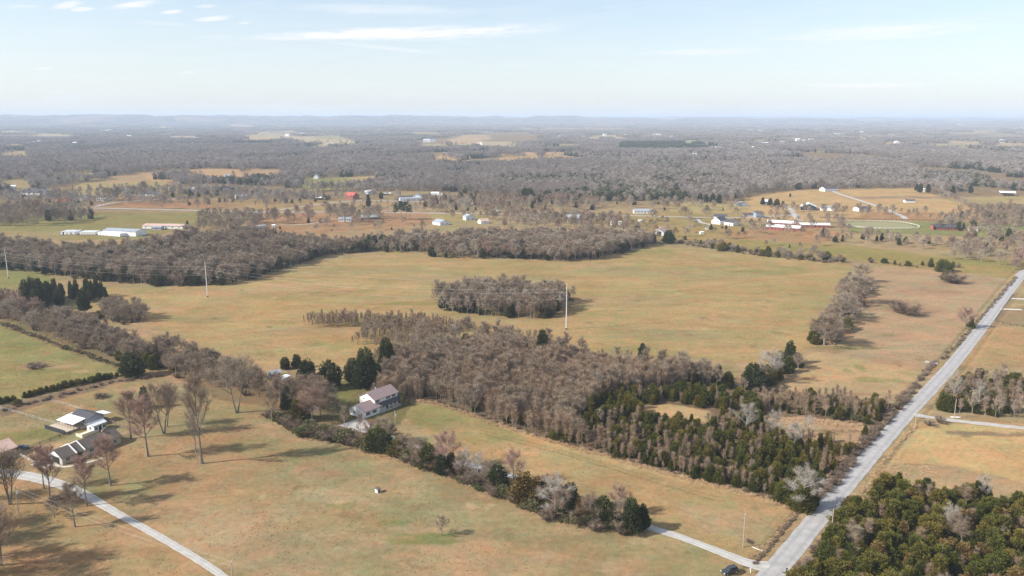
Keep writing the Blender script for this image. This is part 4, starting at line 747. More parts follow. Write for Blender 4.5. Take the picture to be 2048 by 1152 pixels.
# ---------------------------------------------------------------- single trees and hedgerow plants, each surveyed by foot and top
def tree_at(key, bx, by, ty, region, wf=1.0, lab=None, variant=None, seed=0):
    p = P(bx, by); singles.append((key, p.x, p.y, max(1.2, HT(bx, by, ty)), wf, (bx*7.3+by) % 6.28, region, lab, variant))
singles = []
ST = [  # (template, foot x, foot y, top y, width factor, label, variant)
 ('vase', 404, 927, 745, .8, 'tallest bare tree on the lawn, long dark trunk forking high into a vase shaped crown', 0),
 ('oak_pale', 392, 905, 812, .62, 'thin pale grey bare tree standing just behind the tallest lawn tree', 0),
 ('vase', 474, 825, 709, 1.25, 'wide grey bare tree with twin trunks at the lawn edge beside the creek wood', 1),
 ('wood', 544, 850, 768, .7, 'slim bare tree alone at the upper end of the farmhouse hedgerow', 0),
 ('tall_red', 296, 913, 788, 1.25, 'reddish brown bare tree in front of the smaller reddish one near the ranch house', 0),
 ('tall_red', 262, 877, 775, 1.25, 'reddish brown bare tree beside the end of the board fence', 1),
 ('vase', 328, 867, 762, 1.15, 'brown bare tree with two trunks behind the reddish lawn trees', 1),
 ('vase', 333, 853, 770, 1.1, 'darker grey brown bare tree hidden partly behind the two trunked one', 2),
 ('tall_red', 221, 971, 864, 1.3, 'bare brown tree with spreading crown in front of the ranch house roof', 0),
 ('vase', 20, 1008, 893, 1.5, 'dark bare tree with many upright limbs at the wide end of the gravel lane', 2),
 ('tall_red', 88, 977, 885, 1.1, 'slender dark trunked tree at the lane edge before the parked cars', 1),
 ('tall_red', 101, 1001, 888, .9, 'slender dark trunked tree beside the dark wood pile', 0),
 ('tall_red', 174, 1012, 905, 1.2, 'brown bare tree where the gravel lane narrows', 1),
 ('vase', 150, 1054, 962, 1.1, 'pale trunked bare tree in the grass below the gravel lane', 0),
 ('oak', 109, 1036, 993, 1.0, 'small low bare tree between two utility wires', 0),
 ('vase', 2, 1130, 1003, 1.3, 'large bare tree cut by the picture edge in the lower corner', 1),
 ('oak', 884, 1071, 1031, 1.0, 'small gnarled bare tree alone in the open foreground pasture', 1),
 ('oak_pale', 1607, 1019, 936, 1.45, 'big white limbed bare oak above the road at the corner of the cedar thicket', 0),
 ('oak_pale', 1492, 868, 806, 1.1, 'white limbed bare tree sticking out of the cedars below the pale clearing', 1),
 ('oak_pale', 1549, 880, 822, 1.0, 'pale bare tree between the two clearings in the thicket', 2),
 ('oak_pale', 1588, 898, 846, 1.2, 'low pale bare tree with twisted limbs in the cedar thicket', 0),
 ('oak_pale', 1616, 872, 830, .9, 'pale bare tree at the edge of the tawny clearing by the road', 1),
 ('oak_pale', 1196, 795, 738, .5, 'thin white trunked tree rising above the young brown wood', 2),
 ('oak_pale', 1905, 812, 745, .7, 'pale bare tree at the road corner of the lane wood', 1),
 ('oak_pale', 1955, 822, 762, .8, 'pale bare tree standing inside the lane wood', 2),
 ('oak_pale', 1965, 1010, 950, .9, 'pale trunked bare tree at the back of the roadside cedar wood', 0),
 ('oak_pale', 1900, 1070, 1010, 1.0, 'grey branching bare tree in the middle of the roadside cedar wood', 1),
 ('bigcedar', 265, 752, 700, 1.35, 'large rounded dark cedar at the corner of the paddock hedge', 1),
 ('bigcedar', 168, 627, 575, 1.0, 'conical dark cedar in front of the round thicket', 2),
 ('bigcedar', 290, 816, 768, .9, 'dark green cedar half hidden behind the reddish lawn trees', 0),
 ('bigcedar', 570, 738, 712, 1.2, 'small round cedar beside the grey roofed shed', 1),
 ('bigcedar', 594, 736, 706, 1.3, 'second small round cedar near the grey roofed shed', 3),
 ('bigcedar', 617, 782, 714, 1.15, 'broad black green cedar left of the farmhouse back lawn', 3),
 ('bigcedar', 660, 777, 716, 1.1, 'broad black green cedar with visible trunk above the shaded lawn', 1),
 ('bigcedar', 600, 770, 735, 1.0, 'lower dark cedar leaning out beside the shed drive', 0),
 ('bigcedar', 732, 775, 690, 1.05, 'tall dark cedar behind the farmhouse lawn', 3),
 ('bigcedar', 775, 752, 668, .9, 'tallest dark cedar at the edge of the young wood behind the farmhouse', 0),
 ('bigcedar', 705, 764, 712, 1.0, 'dark cedar between the two tall ones behind the lawn', 1),
 ('cone', 736, 776, 738, 1.3, 'narrow pointed conifer with rusty foot left of the farmhouse roof', 0),
 ('cone', 749, 778, 745, 1.3, 'narrow pointed conifer second from the left behind the farmhouse', 0),
 ('cone', 767, 776, 749, 1.25, 'narrow pointed conifer third from the left behind the farmhouse', 0),
 ('cone', 788, 775, 748, 1.2, 'narrow pointed conifer behind the right end of the farmhouse roof', 0),
 ('privet', 806, 812, 790, .45, 'dark upright bush against the right end of the farmhouse', 0),
 ('bigcedar', 1085, 715, 655, 1.0, 'ragged dark cedar standing above the wood below the steel pole', 2),
 ('bigcedar', 1285, 728, 682, .9, 'ragged cedar on the back edge of the wood against the pasture', 0),
 ('bigcedar', 1322, 740, 702, 1.0, 'leaning cedar right of the ragged one on the wood edge', 2),
 ('bigcedar', 1128, 712, 672, .7, 'yellowish slim cedar near the steel pole', 2),
 ('bigcedar', 1390, 768, 722, 1.1, 'broad cedar on the wood edge with grey twigs round it', 1),
 ('bigcedar', 1435, 772, 728, 1.1, 'dark cedar left of the olive one on the wood edge', 3),
 ('cedar', 1455, 775, 740, 1.2, 'olive cedar on the wood edge', 1),
 ('bigcedar', 1505, 780, 722, 1.2, 'brownish olive cedar at the foot of the field hedgerow', 1),
 ('bigcedar', 1578, 728, 676, .9, 'tall dark cedar at the top of the lower field hedgerow', 0),
 ('oak_pale', 1540, 765, 700, 1.5, 'wide grey bare tree leaning over the lower field hedgerow', 0),
 ('oak', 1648, 690, 628, 1.9, 'wide grey bare crown at the lower end of the upper field hedgerow', 2),
 ('oak', 1682, 640, 588, 1.7, 'grey bare crown in the middle of the upper field hedgerow', 0),
 ('oak', 1712, 608, 552, 1.6, 'dense grey crown near the top of the upper field hedgerow', 3),
 ('oak', 1722, 565, 528, 1.7, 'rounded grey crown at the very top of the field hedgerow', 1),
 ('shrub', 1808, 628, 599, 2.2, 'wide reddish brown thicket alone in the right field', 0),
 ('shrub', 1905, 565, 543, 2.3, 'wide dark thicket alone high in the right field', 1),
 ('oak_red', 1930, 656, 615, 1.3, 'brown bare tree by the roadside ditch of the right field', 0),
 ('cedar', 1941, 656, 630, 1.1, 'small dark cedar beside the brown roadside tree', 2),
 ('cedar', 1886, 543, 516, 1.8, 'wide dark cedar at the far end of the right field', 3), ('cedar', 1861, 534, 514, 1.1, 'conical cedar left of the wide one at the far field end', 0),
 ('cedar', 1889, 560, 538, 1.2, 'low cedar merging into the thicket at the far field end', 4), ('cedar', 1740, 522, 513, 1.2, 'little round cedar on the far field boundary', 1), ('cedar', 1768, 526, 515, 1.8, 'low wide cedar on the far field boundary', 3), ('cedar', 1815, 532, 520, 1.8, 'dark bush like cedar on the far field boundary', 1),
 ('bigcedar', 1337, 487, 458, 1.3, 'dark round cedar beside the old arch fronted barn', 1), ('cedar', 1370, 480, 470, 1.2, 'tiny cedar on the pasture edge right of the old barn', 1),
 ('cedar', 1424, 497, 485, 1.3, 'small cedar in the low hedge nearest the old barn', 0), ('cedar', 1443, 502, 486, 1.4, 'conical cedar in the middle of the low hedge', 3), ('cedar', 1475, 505, 488, 1.2, 'dark cedar right of the conical one in the low hedge', 2),
 ('cedar', 1540, 505, 494, 1.0, 'tiny upright cedar in the pasture above the low hedge', 0), ('oak', 1455, 478, 459, 1.6, 'round brown thicket tree in the pasture beside the white farm', 0),
 ('oak_pale', 1378, 473, 449, .8, 'thin grey tree alone in the barn pasture', 1), ('oak', 1625, 522, 490, 1.3, 'bare tree rising out of the right end of the low hedge', 0),
 ('oak', 1305, 442, 418, 1.4, 'round crowned bare tree beside the far white house', 1), ('oak', 1370, 438, 412, 1.5, 'round crowned bare tree right of the far white house', 2), ('oak', 1412, 436, 412, 1.2, 'bare tree before the white farm buildings', 3),
 ('pine', 792, 439, 408, .95, 'leftmost pine of the green clump by the farm road', 0), ('pine', 803, 440, 403, 1.05, 'tallest pine of the green clump by the farm road', 1), ('pine', 812, 440, 405, 1.0, 'pine right of the tallest in the green clump', 2), ('pine', 820, 438, 410, .9, 'rightmost pine of the green clump by the farm road', 0),
 ('bigcedar', 737, 418, 386, .7, 'yellow green tall conifer beside the white shed', 2), ('bigcedar', 762, 398, 383, .9, 'green conifer left of the white complex car park', 1), ('cedar', 758, 438, 431, 1.2, 'small round dark bush by the grey roofed house', 3),
 ('oak', 690, 445, 405, 1.5, 'wide bare oak in front of the small white walled house', 2), ('oak', 651, 420, 402, 1.6, 'bare tree alone in the tan pasture left of the red barn', 0), ('oak_red', 616, 445, 409, .9, 'reddish bare tree beside the dirt lane', 1),
 ('bigcedar', 617, 446, 434, .8, 'small dark cedar at the foot of the reddish tree', 1), ('oak', 550, 448, 415, 1.1, 'bare tree left of the reddish one on the lane', 3), ('oak', 655, 450, 432, .9, 'low bare tree before the small white walled house', 1),
 ('wood', 62, 452, 398, .9, 'tall bare tree standing left on the green paddock', 0), ('oak', 76, 448, 400, .9, 'tall bare tree right of its neighbour on the green paddock', 1), ('bigcedar', 375, 452, 440, .9, 'dark small cedar right of the long white sheds', 3),
 ('oak', 290, 395, 362, .0 or 1.0, 'bare tree in front of the grey roofed house by the red field', 2), ('oak', 1120, 425, 390, 1.0, 'pale bare tree right of the tan cottage', 0), ('oak_pale', 930, 430, 392, 1.1, 'bare tree between the two small white houses', 1),
]
for (k, bx, by, ty, wf, lab, va) in ST: tree_at(k, bx, by, ty, 'single', wf, lab, va)
for i, q in enumerate([(97, 442, 417), (108, 447, 416), (117, 447, 415), (131, 447, 415), (141, 441, 417), (150, 443, 418), (163, 438, 415), (170, 437, 416), (181, 438, 416)]): tree_at('oak' if i % 4 else 'bigcedar', *q, 'paddock trees', .85)
for q in [(212, 400, 376), (222, 402, 375), (237, 402, 374), (268, 398, 370), (335, 404, 380), (395, 418, 398), (413, 416, 394), (325, 418, 388)]: tree_at('oak', *q, 'farm trees', 1.0)
for q in [(1050, 403, 372), (1060, 404, 374), (1145, 403, 383), (1160, 405, 385), (1345, 400, 378), (1360, 400, 380), (1400, 405, 385), (1412, 406, 387), (1425, 406, 384), (1438, 407, 386), (1470, 402, 388), (1525, 410, 393), (1540, 412, 394), (1553, 414, 396), (1565, 416, 401), (1580, 394, 386)]: tree_at('bigcedar', *q, 'far dark cedars', 1.1)
for q in [(1840, 386, 366), (1855, 387, 366), (1833, 382, 366), (1905, 390, 370), (1940, 388, 368)]: tree_at('bigcedar', *q, 'far dark cedars', 1.0)
# trees outside the frame whose shade falls into it
for q in [(-60, 1085, 980), (-110, 1060, 950), (-80, 1120, 1000), (-140, 1095, 980), (-40, 1150, 1030), (-60, 1000, 900), (-30, 1190, 1060), (-120, 1160, 1050)]: tree_at('vase', *q, 'outside', 1.4)
# the cedar row along the paddock
for i, (bx, by, ty) in enumerate([(2, 806, 792), (14, 801, 791), (27, 799, 789), (36, 807, 797), (50, 794, 782), (60, 791, 779), (70, 788, 777), (82, 785, 773), (94, 781, 770), (106, 780, 768), (118, 776, 765), (130, 773, 759), (143, 769, 758), (157, 767, 756), (170, 765, 754), (184, 762, 751), (198, 758, 744), (212, 756, 745), (222, 753, 744), (233, 750, 745)]): tree_at('cedar', bx, by+2, ty, 'paddock cedars', [1.5, 2.1, 1.2, 1.8][i % 4])
# the hedgerow beside the farmhouse drive: (template, foot x, foot y, top y, width)
HEDGE = [('oak', 548, 782, 745, 1.3), ('shrub', 560, 775, 758, 1.5), ('oak', 560, 800, 752, 1.5), ('oak', 590, 812, 755, 1.4), ('bigcedar', 575, 822, 770, 1.0), ('oak', 615, 820, 752, 1.5), ('oak', 640, 830, 762, 1.3), ('oak', 655, 815, 760, 1.2), ('cedar', 600, 840, 790, 1.3), ('oak_red', 625, 845, 775, 1.2), ('oak', 668, 840, 790, 1.2),
 ('shrub', 590, 862, 838, 1.6), ('privet', 612, 868, 842, 1.7), ('shrub', 632, 872, 845, 1.6), ('privet', 650, 876, 850, 1.6), ('shrub', 672, 880, 850, 1.7), ('privet', 692, 884, 856, 1.6), ('shrub', 712, 890, 862, 1.6), ('privet', 735, 895, 868, 1.5), ('shrub', 540, 835, 815, 1.5), ('privet', 560, 845, 822, 1.6), ('shrub', 575, 852, 828, 1.5),
 ('wood', 690, 865, 812, .8), ('wood', 722, 875, 826, .8), ('oak_red', 742, 882, 842, 1.1), ('cedar', 755, 898, 850, 1.4), ('oak', 768, 888, 835, 1.2), ('bigcedar', 772, 905, 862, 1.1), ('privet', 790, 908, 882, 1.6), ('cedar', 800, 910, 868, 1.5), ('oak', 812, 915, 870, 1.2), ('oak', 785, 884, 850, 1.0), ('wood', 757, 872, 838, .9),
 ('oak', 835, 928, 878, 1.3), ('cedar', 858, 932, 882, 1.2), ('shrub', 845, 935, 905, 1.3), ('oak_red', 893, 940, 864, 1.15), ('bigcedar', 902, 946, 900, 1.0), ('shrub', 915, 952, 925, 1.5), ('bigcedar', 885, 948, 905, 1.0), ('oak_pale', 935, 955, 898, 1.1), ('oak_pale', 955, 962, 905, 1.0), ('shrub', 940, 966, 940, 1.2), ('shrub', 962, 972, 948, 1.2),
 ('oak_red', 1027, 968, 900, .95), ('bigcedar', 995, 980, 925, 1.15), ('oak', 975, 970, 925, .9), ('rust', 1045, 1005, 940, 1.45), ('rust', 1070, 1010, 948, 1.2), ('cedar', 1082, 1006, 950, 1.5), ('oak_pale', 1110, 1030, 955, 1.6), ('oak_red', 1095, 1010, 950, 1.2), ('bigcedar', 1140, 1030, 962, 1.15), ('oak', 1125, 1036, 975, 1.4),
 ('rust', 1163, 1040, 990, 1.2), ('oak', 1182, 1048, 990, 1.3), ('bigcedar', 1205, 1052, 988, 1.1), ('oak_red', 1238, 1030, 972, 1.1), ('oak', 1240, 1060, 1000, 1.2), ('bigcedar', 1262, 1065, 990, 1.15), ('bigcedar', 1284, 1060, 1003, .9), ('bigcedar', 1225, 1058, 1000, 1.0), ('privet', 1150, 1046, 1020, 1.4), ('shrub', 1100, 1040, 1015, 1.4), ('privet', 1060, 1022, 998, 1.4), ('shrub', 985, 990, 962, 1.4), ('privet', 1010, 995, 968, 1.3),
 ('shrub', 1030, 1005, 980, 1.2), ('shrub', 1190, 1058, 1030, 1.3), ('shrub', 1245, 1068, 1045, 1.2), ('shrub', 868, 940, 915, 1.4), ('privet', 820, 922, 898, 1.4), ('oak', 925, 952, 905, .9)]
for i, (k, bx, by, ty, wf) in enumerate(HEDGE): tree_at(k, bx, by, ty, 'drive hedgerow', wf)
for (bx, by, ty, wf) in [(1012, 845, 829, 1.5), (1116, 878, 849, 1.6), (1280, 838, 802, 1), (1350, 920, 880, 1.4), (1605, 1018, 965, 1.5), (1625, 1012, 972, 1.3), (1393, 954, 927, 1.4), (1480, 972, 935, 1.2), (1510, 974, 938, 1.3), (1440, 958, 930, 1.2), (1420, 962, 925, 1)]: tree_at('cedar', bx, by, ty, 'wood edge cedars', wf)
for (bx, by, ty, wf) in [(1762, 822, 800, 1.6), (1745, 815, 795, 1.5), (1640, 965, 935, 1.7), (1668, 940, 912, 1.6), (1700, 905, 878, 1.6), (1730, 870, 845, 1.4)]: tree_at('cedar', bx, by, ty, 'roadside cedars', wf*.8)
for (bx, by, ty, wf) in [(1860, 850, 838, 2.0), (1882, 846, 828, 1.2), (75, 735, 724, 3.6), (200, 795, 786, 3.0), (1500, 1085, 1078, 1.6)]: tree_at('shrub', bx, by, ty, 'lone thickets', wf)
# low dry brush along fences and ditches
rs = np.random.RandomState(55)
def along(line, sp, off, jit, keys, hlo, hhi, region, wf=1.4):
    for a, b in zip(line[:-1], line[1:]):
        d = b-a; L = d.length; d = d/L; n = int(L/sp)
        for i in range(n):
            s_ = (i+rs.rand())*sp; o_ = off+rs.uniform(-jit, jit); q = a+d*s_+Vector((-d.y, d.x))*o_
            plants.append((keys[rs.randint(len(keys))], q.x, q.y, rs.uniform(hlo, hhi), rs.uniform(wf*.8, wf*1.3), rs.uniform(0, 6.28), region))
along([P(1618, 1012), P(1700, 912), P(1795, 806), P(1830, 765)], 1.5, -1.2, 1.5, ['shrub'], 1.2, 2.8, 'roadside brush')
along([P(1835, 762), P(1872, 722)], 1.5, 0, .8, ['shrub'], .8, 1.8, 'roadside brush'); along([P(1880, 718), P(1935, 660), P(2030, 553)], 2.2, -1.2, .7, ['shrub'], .8, 1.6, 'roadside brush')
along([P(1585, 1150), P(1660, 1052), P(1700, 1000)], 1.6, -1.0, .9, ['shrub'], .7, 1.8, 'roadside brush'); along([P(1612, 1004), P(1505, 1130)], .55, .35, .35, ['shrub'], .25, .75, 'ditch weeds', 1.8)
along([P(0, 822), P(100, 795), P(235, 760), P(330, 752)], 1.6, -1.5, 1.8, ['shrub'], .7, 1.6, 'paddock brush')
along([P(0, 645), P(130, 695), P(245, 735)], 2.4, -.6, 1.0, ['shrub', 'privet'], 1, 2.4, 'creek brush')
along([P(540, 835), P(590, 868), P(720, 895), P(810, 922), P(900, 955), P(1000, 992), P(1110, 1042), P(1285, 1068)], 2.2, .3, 1.0, ['shrub', 'privet'], 1, 2.2, 'hedgerow brush')
along([P(735, 790), P(870, 803), P(1000, 847), P(1110, 882), P(1230, 914), P(1330, 943), P(1480, 981), P(1590, 1014)], 3.0, .4, .9, ['shrub'], .6, 1.5, 'wood edge brush')
along([P(1340, 480), P(1400, 494), P(1540, 514), P(1660, 526)], 4, 0, 3, ['shrub'], 1.5, 3, 'low hedge brush')
along([P(1850, 380), P(1900, 398), P(1990, 440)], 7, 0, 5, ['wood'], 7, 10, 'pasture trees')
along([P(1000, 848), P(640, 780)], 400, 0, 1, ['shrub'], 1, 2, 'wood edge brush')

REG = {   # region -> (place phrase, group phrase)
 'young wood': ('in the young brown wood behind the white farmhouse', 'in the young wood behind the farmhouse'), 'cedar thicket': ('in the mixed thicket between the wood and the road', 'in the thicket beside the road'),
 'road cedar wood': ('in the dense olive wood right of the road', 'in the olive wood right of the road'), 'lane wood': ('in the wood above the gravel side lane', 'in the wood above the side lane'),
 'creek wood': ('in the winding belt along the green paddock', 'in the belt along the green paddock'), 'round thicket': ('in the round dark thicket at the pasture corner', 'in the round thicket'),
 'dark cedar row': ('in the row behind the creek belt', 'in the dark row behind the creek belt'), 'long wood': ('in the long wood behind the steel power poles', 'in the long wood behind the steel poles'),
 'middle wood': ('in the wood along the far edge of the wide pasture', 'in the wood at the far pasture edge'), 'field grove': ('in the grove standing alone in the wide pasture', 'in the grove in the wide pasture'),
 'sapling strip': ('in the thin brown strip running into the pasture', 'in the thin strip in the pasture'), 'field hedgerow': ('in the hedgerow dividing the two right fields', 'in the hedgerow between the right fields'),
 'low hedge': ('in the low hedge behind the wide pasture', 'in the low hedge behind the pasture'), 'far hedge': ('on the far boundary of the right field', 'on the far boundary of the right field'),
 'pasture trees': ('among the scattered trees near the far horse barns', 'scattered near the far horse barns'), 'farm trees': ('among the scattered trees round the distant farm houses', 'scattered round the distant farm houses'),
 'paddock trees': ('in the loose group on the far green paddock', 'on the far green paddock'), 'far dark cedars': ('at the foot of the far grey forest', 'at the foot of the far forest'), 'outside': ('left of the lawn with long shade', 'left of the lawn'),
 'paddock cedars': ('in the low row along the paddock brush strip', 'in the low row along the paddock'), 'drive hedgerow': ('in the hedgerow beside the farmhouse driveway', 'in the hedgerow beside the driveway'),
 'wood edge cedars': ('standing out at the front edge of the wood', 'at the front edge of the wood'), 'roadside cedars': ('at the thicket edge above the road ditch', 'above the road ditch'), 'lone thickets': ('standing alone in open grass', 'alone in open grass'),
 'roadside brush': ('along the roadside ditch', 'along the roadside ditch'), 'ditch weeds': ('in the ditch near the driveway mouth', 'in the ditch near the driveway'), 'paddock brush': ('in the brown strip below the cedar row', 'below the paddock cedar row'),
 'creek brush': ('at the paddock edge of the creek belt', 'at the paddock edge of the creek belt'), 'hedgerow brush': ('at the foot of the driveway hedgerow', 'at the foot of the driveway hedgerow'), 'wood edge brush': ('along the tawny front edge of the wood', 'along the front edge of the wood'), 'low hedge brush': ('under the low hedge behind the pasture', 'under the low hedge'),
}
LOOK = {'oak': 'spreading grey brown bare tree', 'oak_red': 'reddish brown bare tree', 'oak_pale': 'pale limbed bare tree', 'vase': 'tall bare tree', 'tall_red': 'tall reddish bare tree', 'wood': 'upright grey bare tree', 'sapling': 'slender leafless young tree', 'cedar': 'green cedar',
        'bigcedar': 'dark green cedar', 'rust': 'rust tinged cedar', 'cone': 'pointed conifer', 'pine': 'green pine', 'shrub': 'brown leafless shrub', 'privet': 'olive leafy shrub', 'far': 'grey bare tree', 'farcedar': 'dark cedar'}
CAT = {'bare_tree': 'bare tree', 'young_tree': 'young tree', 'cedar_tree': 'cedar', 'pine_tree': 'pine', 'shrub': 'shrub'}
KIND['far'] = 'bare_tree'; KIND['farcedar'] = 'cedar_tree'
rs2 = np.random.RandomState(99)
protos = {}
def real_plant(key, v, x, y, h, wf, rz, label, group):
    H, tm, cm, J = T[key][v]; s_ = h/H; z = hz1(x, y); name = KIND[key]
    if name in ('shrub', 'young_tree') and not label.startswith('!'): o = link(name, J, None, (x, y, z), rz); o.scale = (s_*wf, s_*wf, s_); return tag(o, label, CAT[name], group)
    pk = (key, v)
    if pk not in protos:
        o = empty(name, (x, y, z), rz); link('trunk', tm, o); link('crown', cm, o); protos[pk] = o
    else:
        src = protos[pk]; o = src.copy(); C.objects.link(o); o.location = (x, y, z); o.rotation_euler = (0, 0, rz)
        for ch in src.children:
            c_ = ch.copy(); C.objects.link(c_); c_.parent = o
    o.scale = (s_*wf, s_*wf, s_)
    for k_ in ('group',):
        if k_ in o: del o[k_]
    return tag(o, label, CAT[name], group)
ORD = 'first second third fourth fifth sixth seventh eighth ninth tenth eleventh twelfth thirteenth fourteenth fifteenth sixteenth seventeenth eighteenth nineteenth twentieth'.split(); ORD += ['twenty '+q for q in ORD[:9]]+['thirtieth']+['thirty '+q for q in ORD[:9]]+['fortieth']
fam = {}
for i, q in enumerate(singles):
    if not q[7] and q[6] != 'outside': fam.setdefault((q[0], q[6]), []).append((math.atan2(q[1], q[2]), i))
rank = {}
for k_, l_ in fam.items():
    l_.sort()
    for n_, (_, i) in enumerate(l_): rank[i] = (n_, len(l_))
count = {}
for si, (key, x, y, h, wf, rz, region, lab, va) in enumerate(singles):
    v = (va if va is not None else int(rs2.randint(len(T[key])))) % len(T[key])
    if lab: real_plant(key, v, x, y, h, wf, rz, lab, None)
    elif si in rank: n_, m_ = rank[si]; real_plant(key, v, x, y, h, wf, rz, ((ORD[n_]+' '+LOOK[key]+' from left '+REG[region][1]) if m_ > 1 else LOOK[key]+' '+REG[region][0]), LOOK[key]+'s '+REG[region][1] if m_ > 1 else None)
    else: real_plant(key, v, x, y, h, wf, rz, LOOK[key]+' '+REG[region][0], LOOK[key]+'s '+REG[region][1])
    count[KIND[key]] = count.get(KIND[key], 0)+1
A = np.array([(p[1], p[2], p[3]) for p in plants]); sx, sy = project(A[:, 0], A[:, 1], A[:, 2]*.6); dist = np.hypot(A[:, 0], A[:, 1])
size = A[:, 2]/dist*((sx > 0) & (sx < 2048) & (sy > 0) & (sy < 1152)); order = np.argsort(-size); LIMIT = 300; chosen = set()
for i in order:
    kd = KIND[plants[i][0]]
    if size[i] <= 0: break
    if count.get(kd, 0) < LIMIT: count[kd] = count.get(kd, 0)+1; chosen.add(int(i))
famc = {}
for i in chosen: famc.setdefault((plants[i][0], plants[i][6]), []).append(i)
for (key, region), ids in famc.items():      # where in its wood each one stands, and how tall
    Xs = np.array([math.atan2(plants[i][1], plants[i][2]) for i in ids]); Ys = np.array([math.hypot(plants[i][1], plants[i][2]) for i in ids]); Hs = np.array([plants[i][3] for i in ids]); n_ = len(ids)
    for j, i in enumerate(ids):
        _, x, y, h, wf, rz, _ = plants[i]; a_ = (Xs < Xs[j]).sum()/n_; b_ = (Ys < Ys[j]).sum()/n_; c_ = (Hs < Hs[j]).sum()/n_
        if n_ < 4: lab = LOOK[key]+' '+REG[region][0]; g_ = LOOK[key]+'s '+REG[region][1]
        else:
            sz = 'taller ' if c_ > .6 else 'lower ' if c_ < .3 else 'middling '; pl = ('near ' if b_ < .34 else 'far ' if b_ > .66 else 'middle ')+('left' if a_ < .25 else 'centre left' if a_ < .5 else 'centre right' if a_ < .75 else 'right')+' part '
            lab = sz+LOOK[key]+', '+pl+REG[region][1]; g_ = sz+LOOK[key]+'s, '+pl+REG[region][1]
        if len(lab.split()) > 16: lab = ' '.join(lab.replace('the ', '').split()[:16])
        real_plant(key, int(rs2.randint(len(T[key]))), x, y, h, wf, rz, lab, g_)
rest = {}
for i, (key, x, y, h, wf, rz, region) in enumerate(plants):
    if i not in chosen: rest.setdefault(key, []).append((x, y, hz1(x, y) if y > 1400 else 0, h, wf, rz))
for k, v in rest.items(): STUFFPTS.setdefault(k, []).append(np.array(v))
rt = np.random.RandomState(31)
def grass_mass(key, x, y, hlo, hhi, wl_, wh_): n_ = len(x); STUFFPTS.setdefault(key, []).append(np.stack([x, y, np.zeros(n_), rt.uniform(hlo, hhi, n_), rt.uniform(wl_, wh_, n_), rt.uniform(0, 6.28, n_)], 1))
a_ = rt.uniform(-.62, .62, 60000); r_ = 175+330*rt.rand(60000)**.9; x = r_*np.sin(a_); y = r_*np.cos(a_); px_, py_ = project(x, y, 0*x)
kp = (fbm(x/13, y/9, 4, 66)+.25*rt.rand(60000) > .60) & (np.abs(polydist(x, y, ROAD)) > 4.2) & (np.abs(polydist(x, y, DRV)) > 2.6) & (px_ > -30) & (px_ < 2080) & (np.abs(polydist(x, y, [P(-180, 930), P(-60, 938), P(10, 945), P(90, 960), P(160, 985), P(240, 1030), P(330, 1080), P(400, 1122), P(450, 1156), P(560, 1240)])) > 5)
grass_mass('tuft', x[kp], y[kp], .07, .24, .7, 1.7); print('TUFTS', kp.sum())
def verge(line, wdt, n, hlo=.4, hhi=1.0):
    for a, b in zip(line[:-1], line[1:]):
        m_ = int(n*(b-a).length); t_ = rt.rand(m_); d = (b-a).normalized(); o_ = rt.normal(0, wdt, m_); vx = a.x+(b.x-a.x)*t_-d.y*o_; vy = a.y+(b.y-a.y)*t_+d.x*o_; kk = (np.abs(polydist(vx, vy, ROAD)) > 4.0) & (np.abs(polydist(vx, vy, DRV)) > 2.4); grass_mass('sedge', vx[kk], vy[kk], hlo, hhi, .8, 1.6)
verge([P(740, 795), P(870, 806), P(1000, 850), P(1110, 885), P(1230, 917), P(1330, 946), P(1480, 984), P(1590, 1018)], .9, 4)
verge([P(0, 650), P(130, 698), P(245, 738)], .8, 1.5); verge([P(590, 872), P(720, 900), P(810, 926), P(900, 958), P(1000, 996), P(1110, 1046), P(1285, 1072)], .6, 2, .3, .7)
verge([P(1290, 828), P(1340, 842), P(1430, 846)], 2.0, 5); verge([P(1550, 868), P(1650, 884), P(1745, 890)], 2.5, 5); verge([P(1540, 842), P(1650, 842), P(1770, 866)], 2.0, 4); verge([P(1510, 1118), P(1620, 994), P(1720, 880)], .5, 3, .2, .5)
verge([P(1575, 1152), P(1680, 1010), P(1760, 920), P(1830, 850)], .7, 4, .2, .6); verge([P(1700, 1000), P(1780, 935), P(1850, 930)], 3, 4, .3, .8)
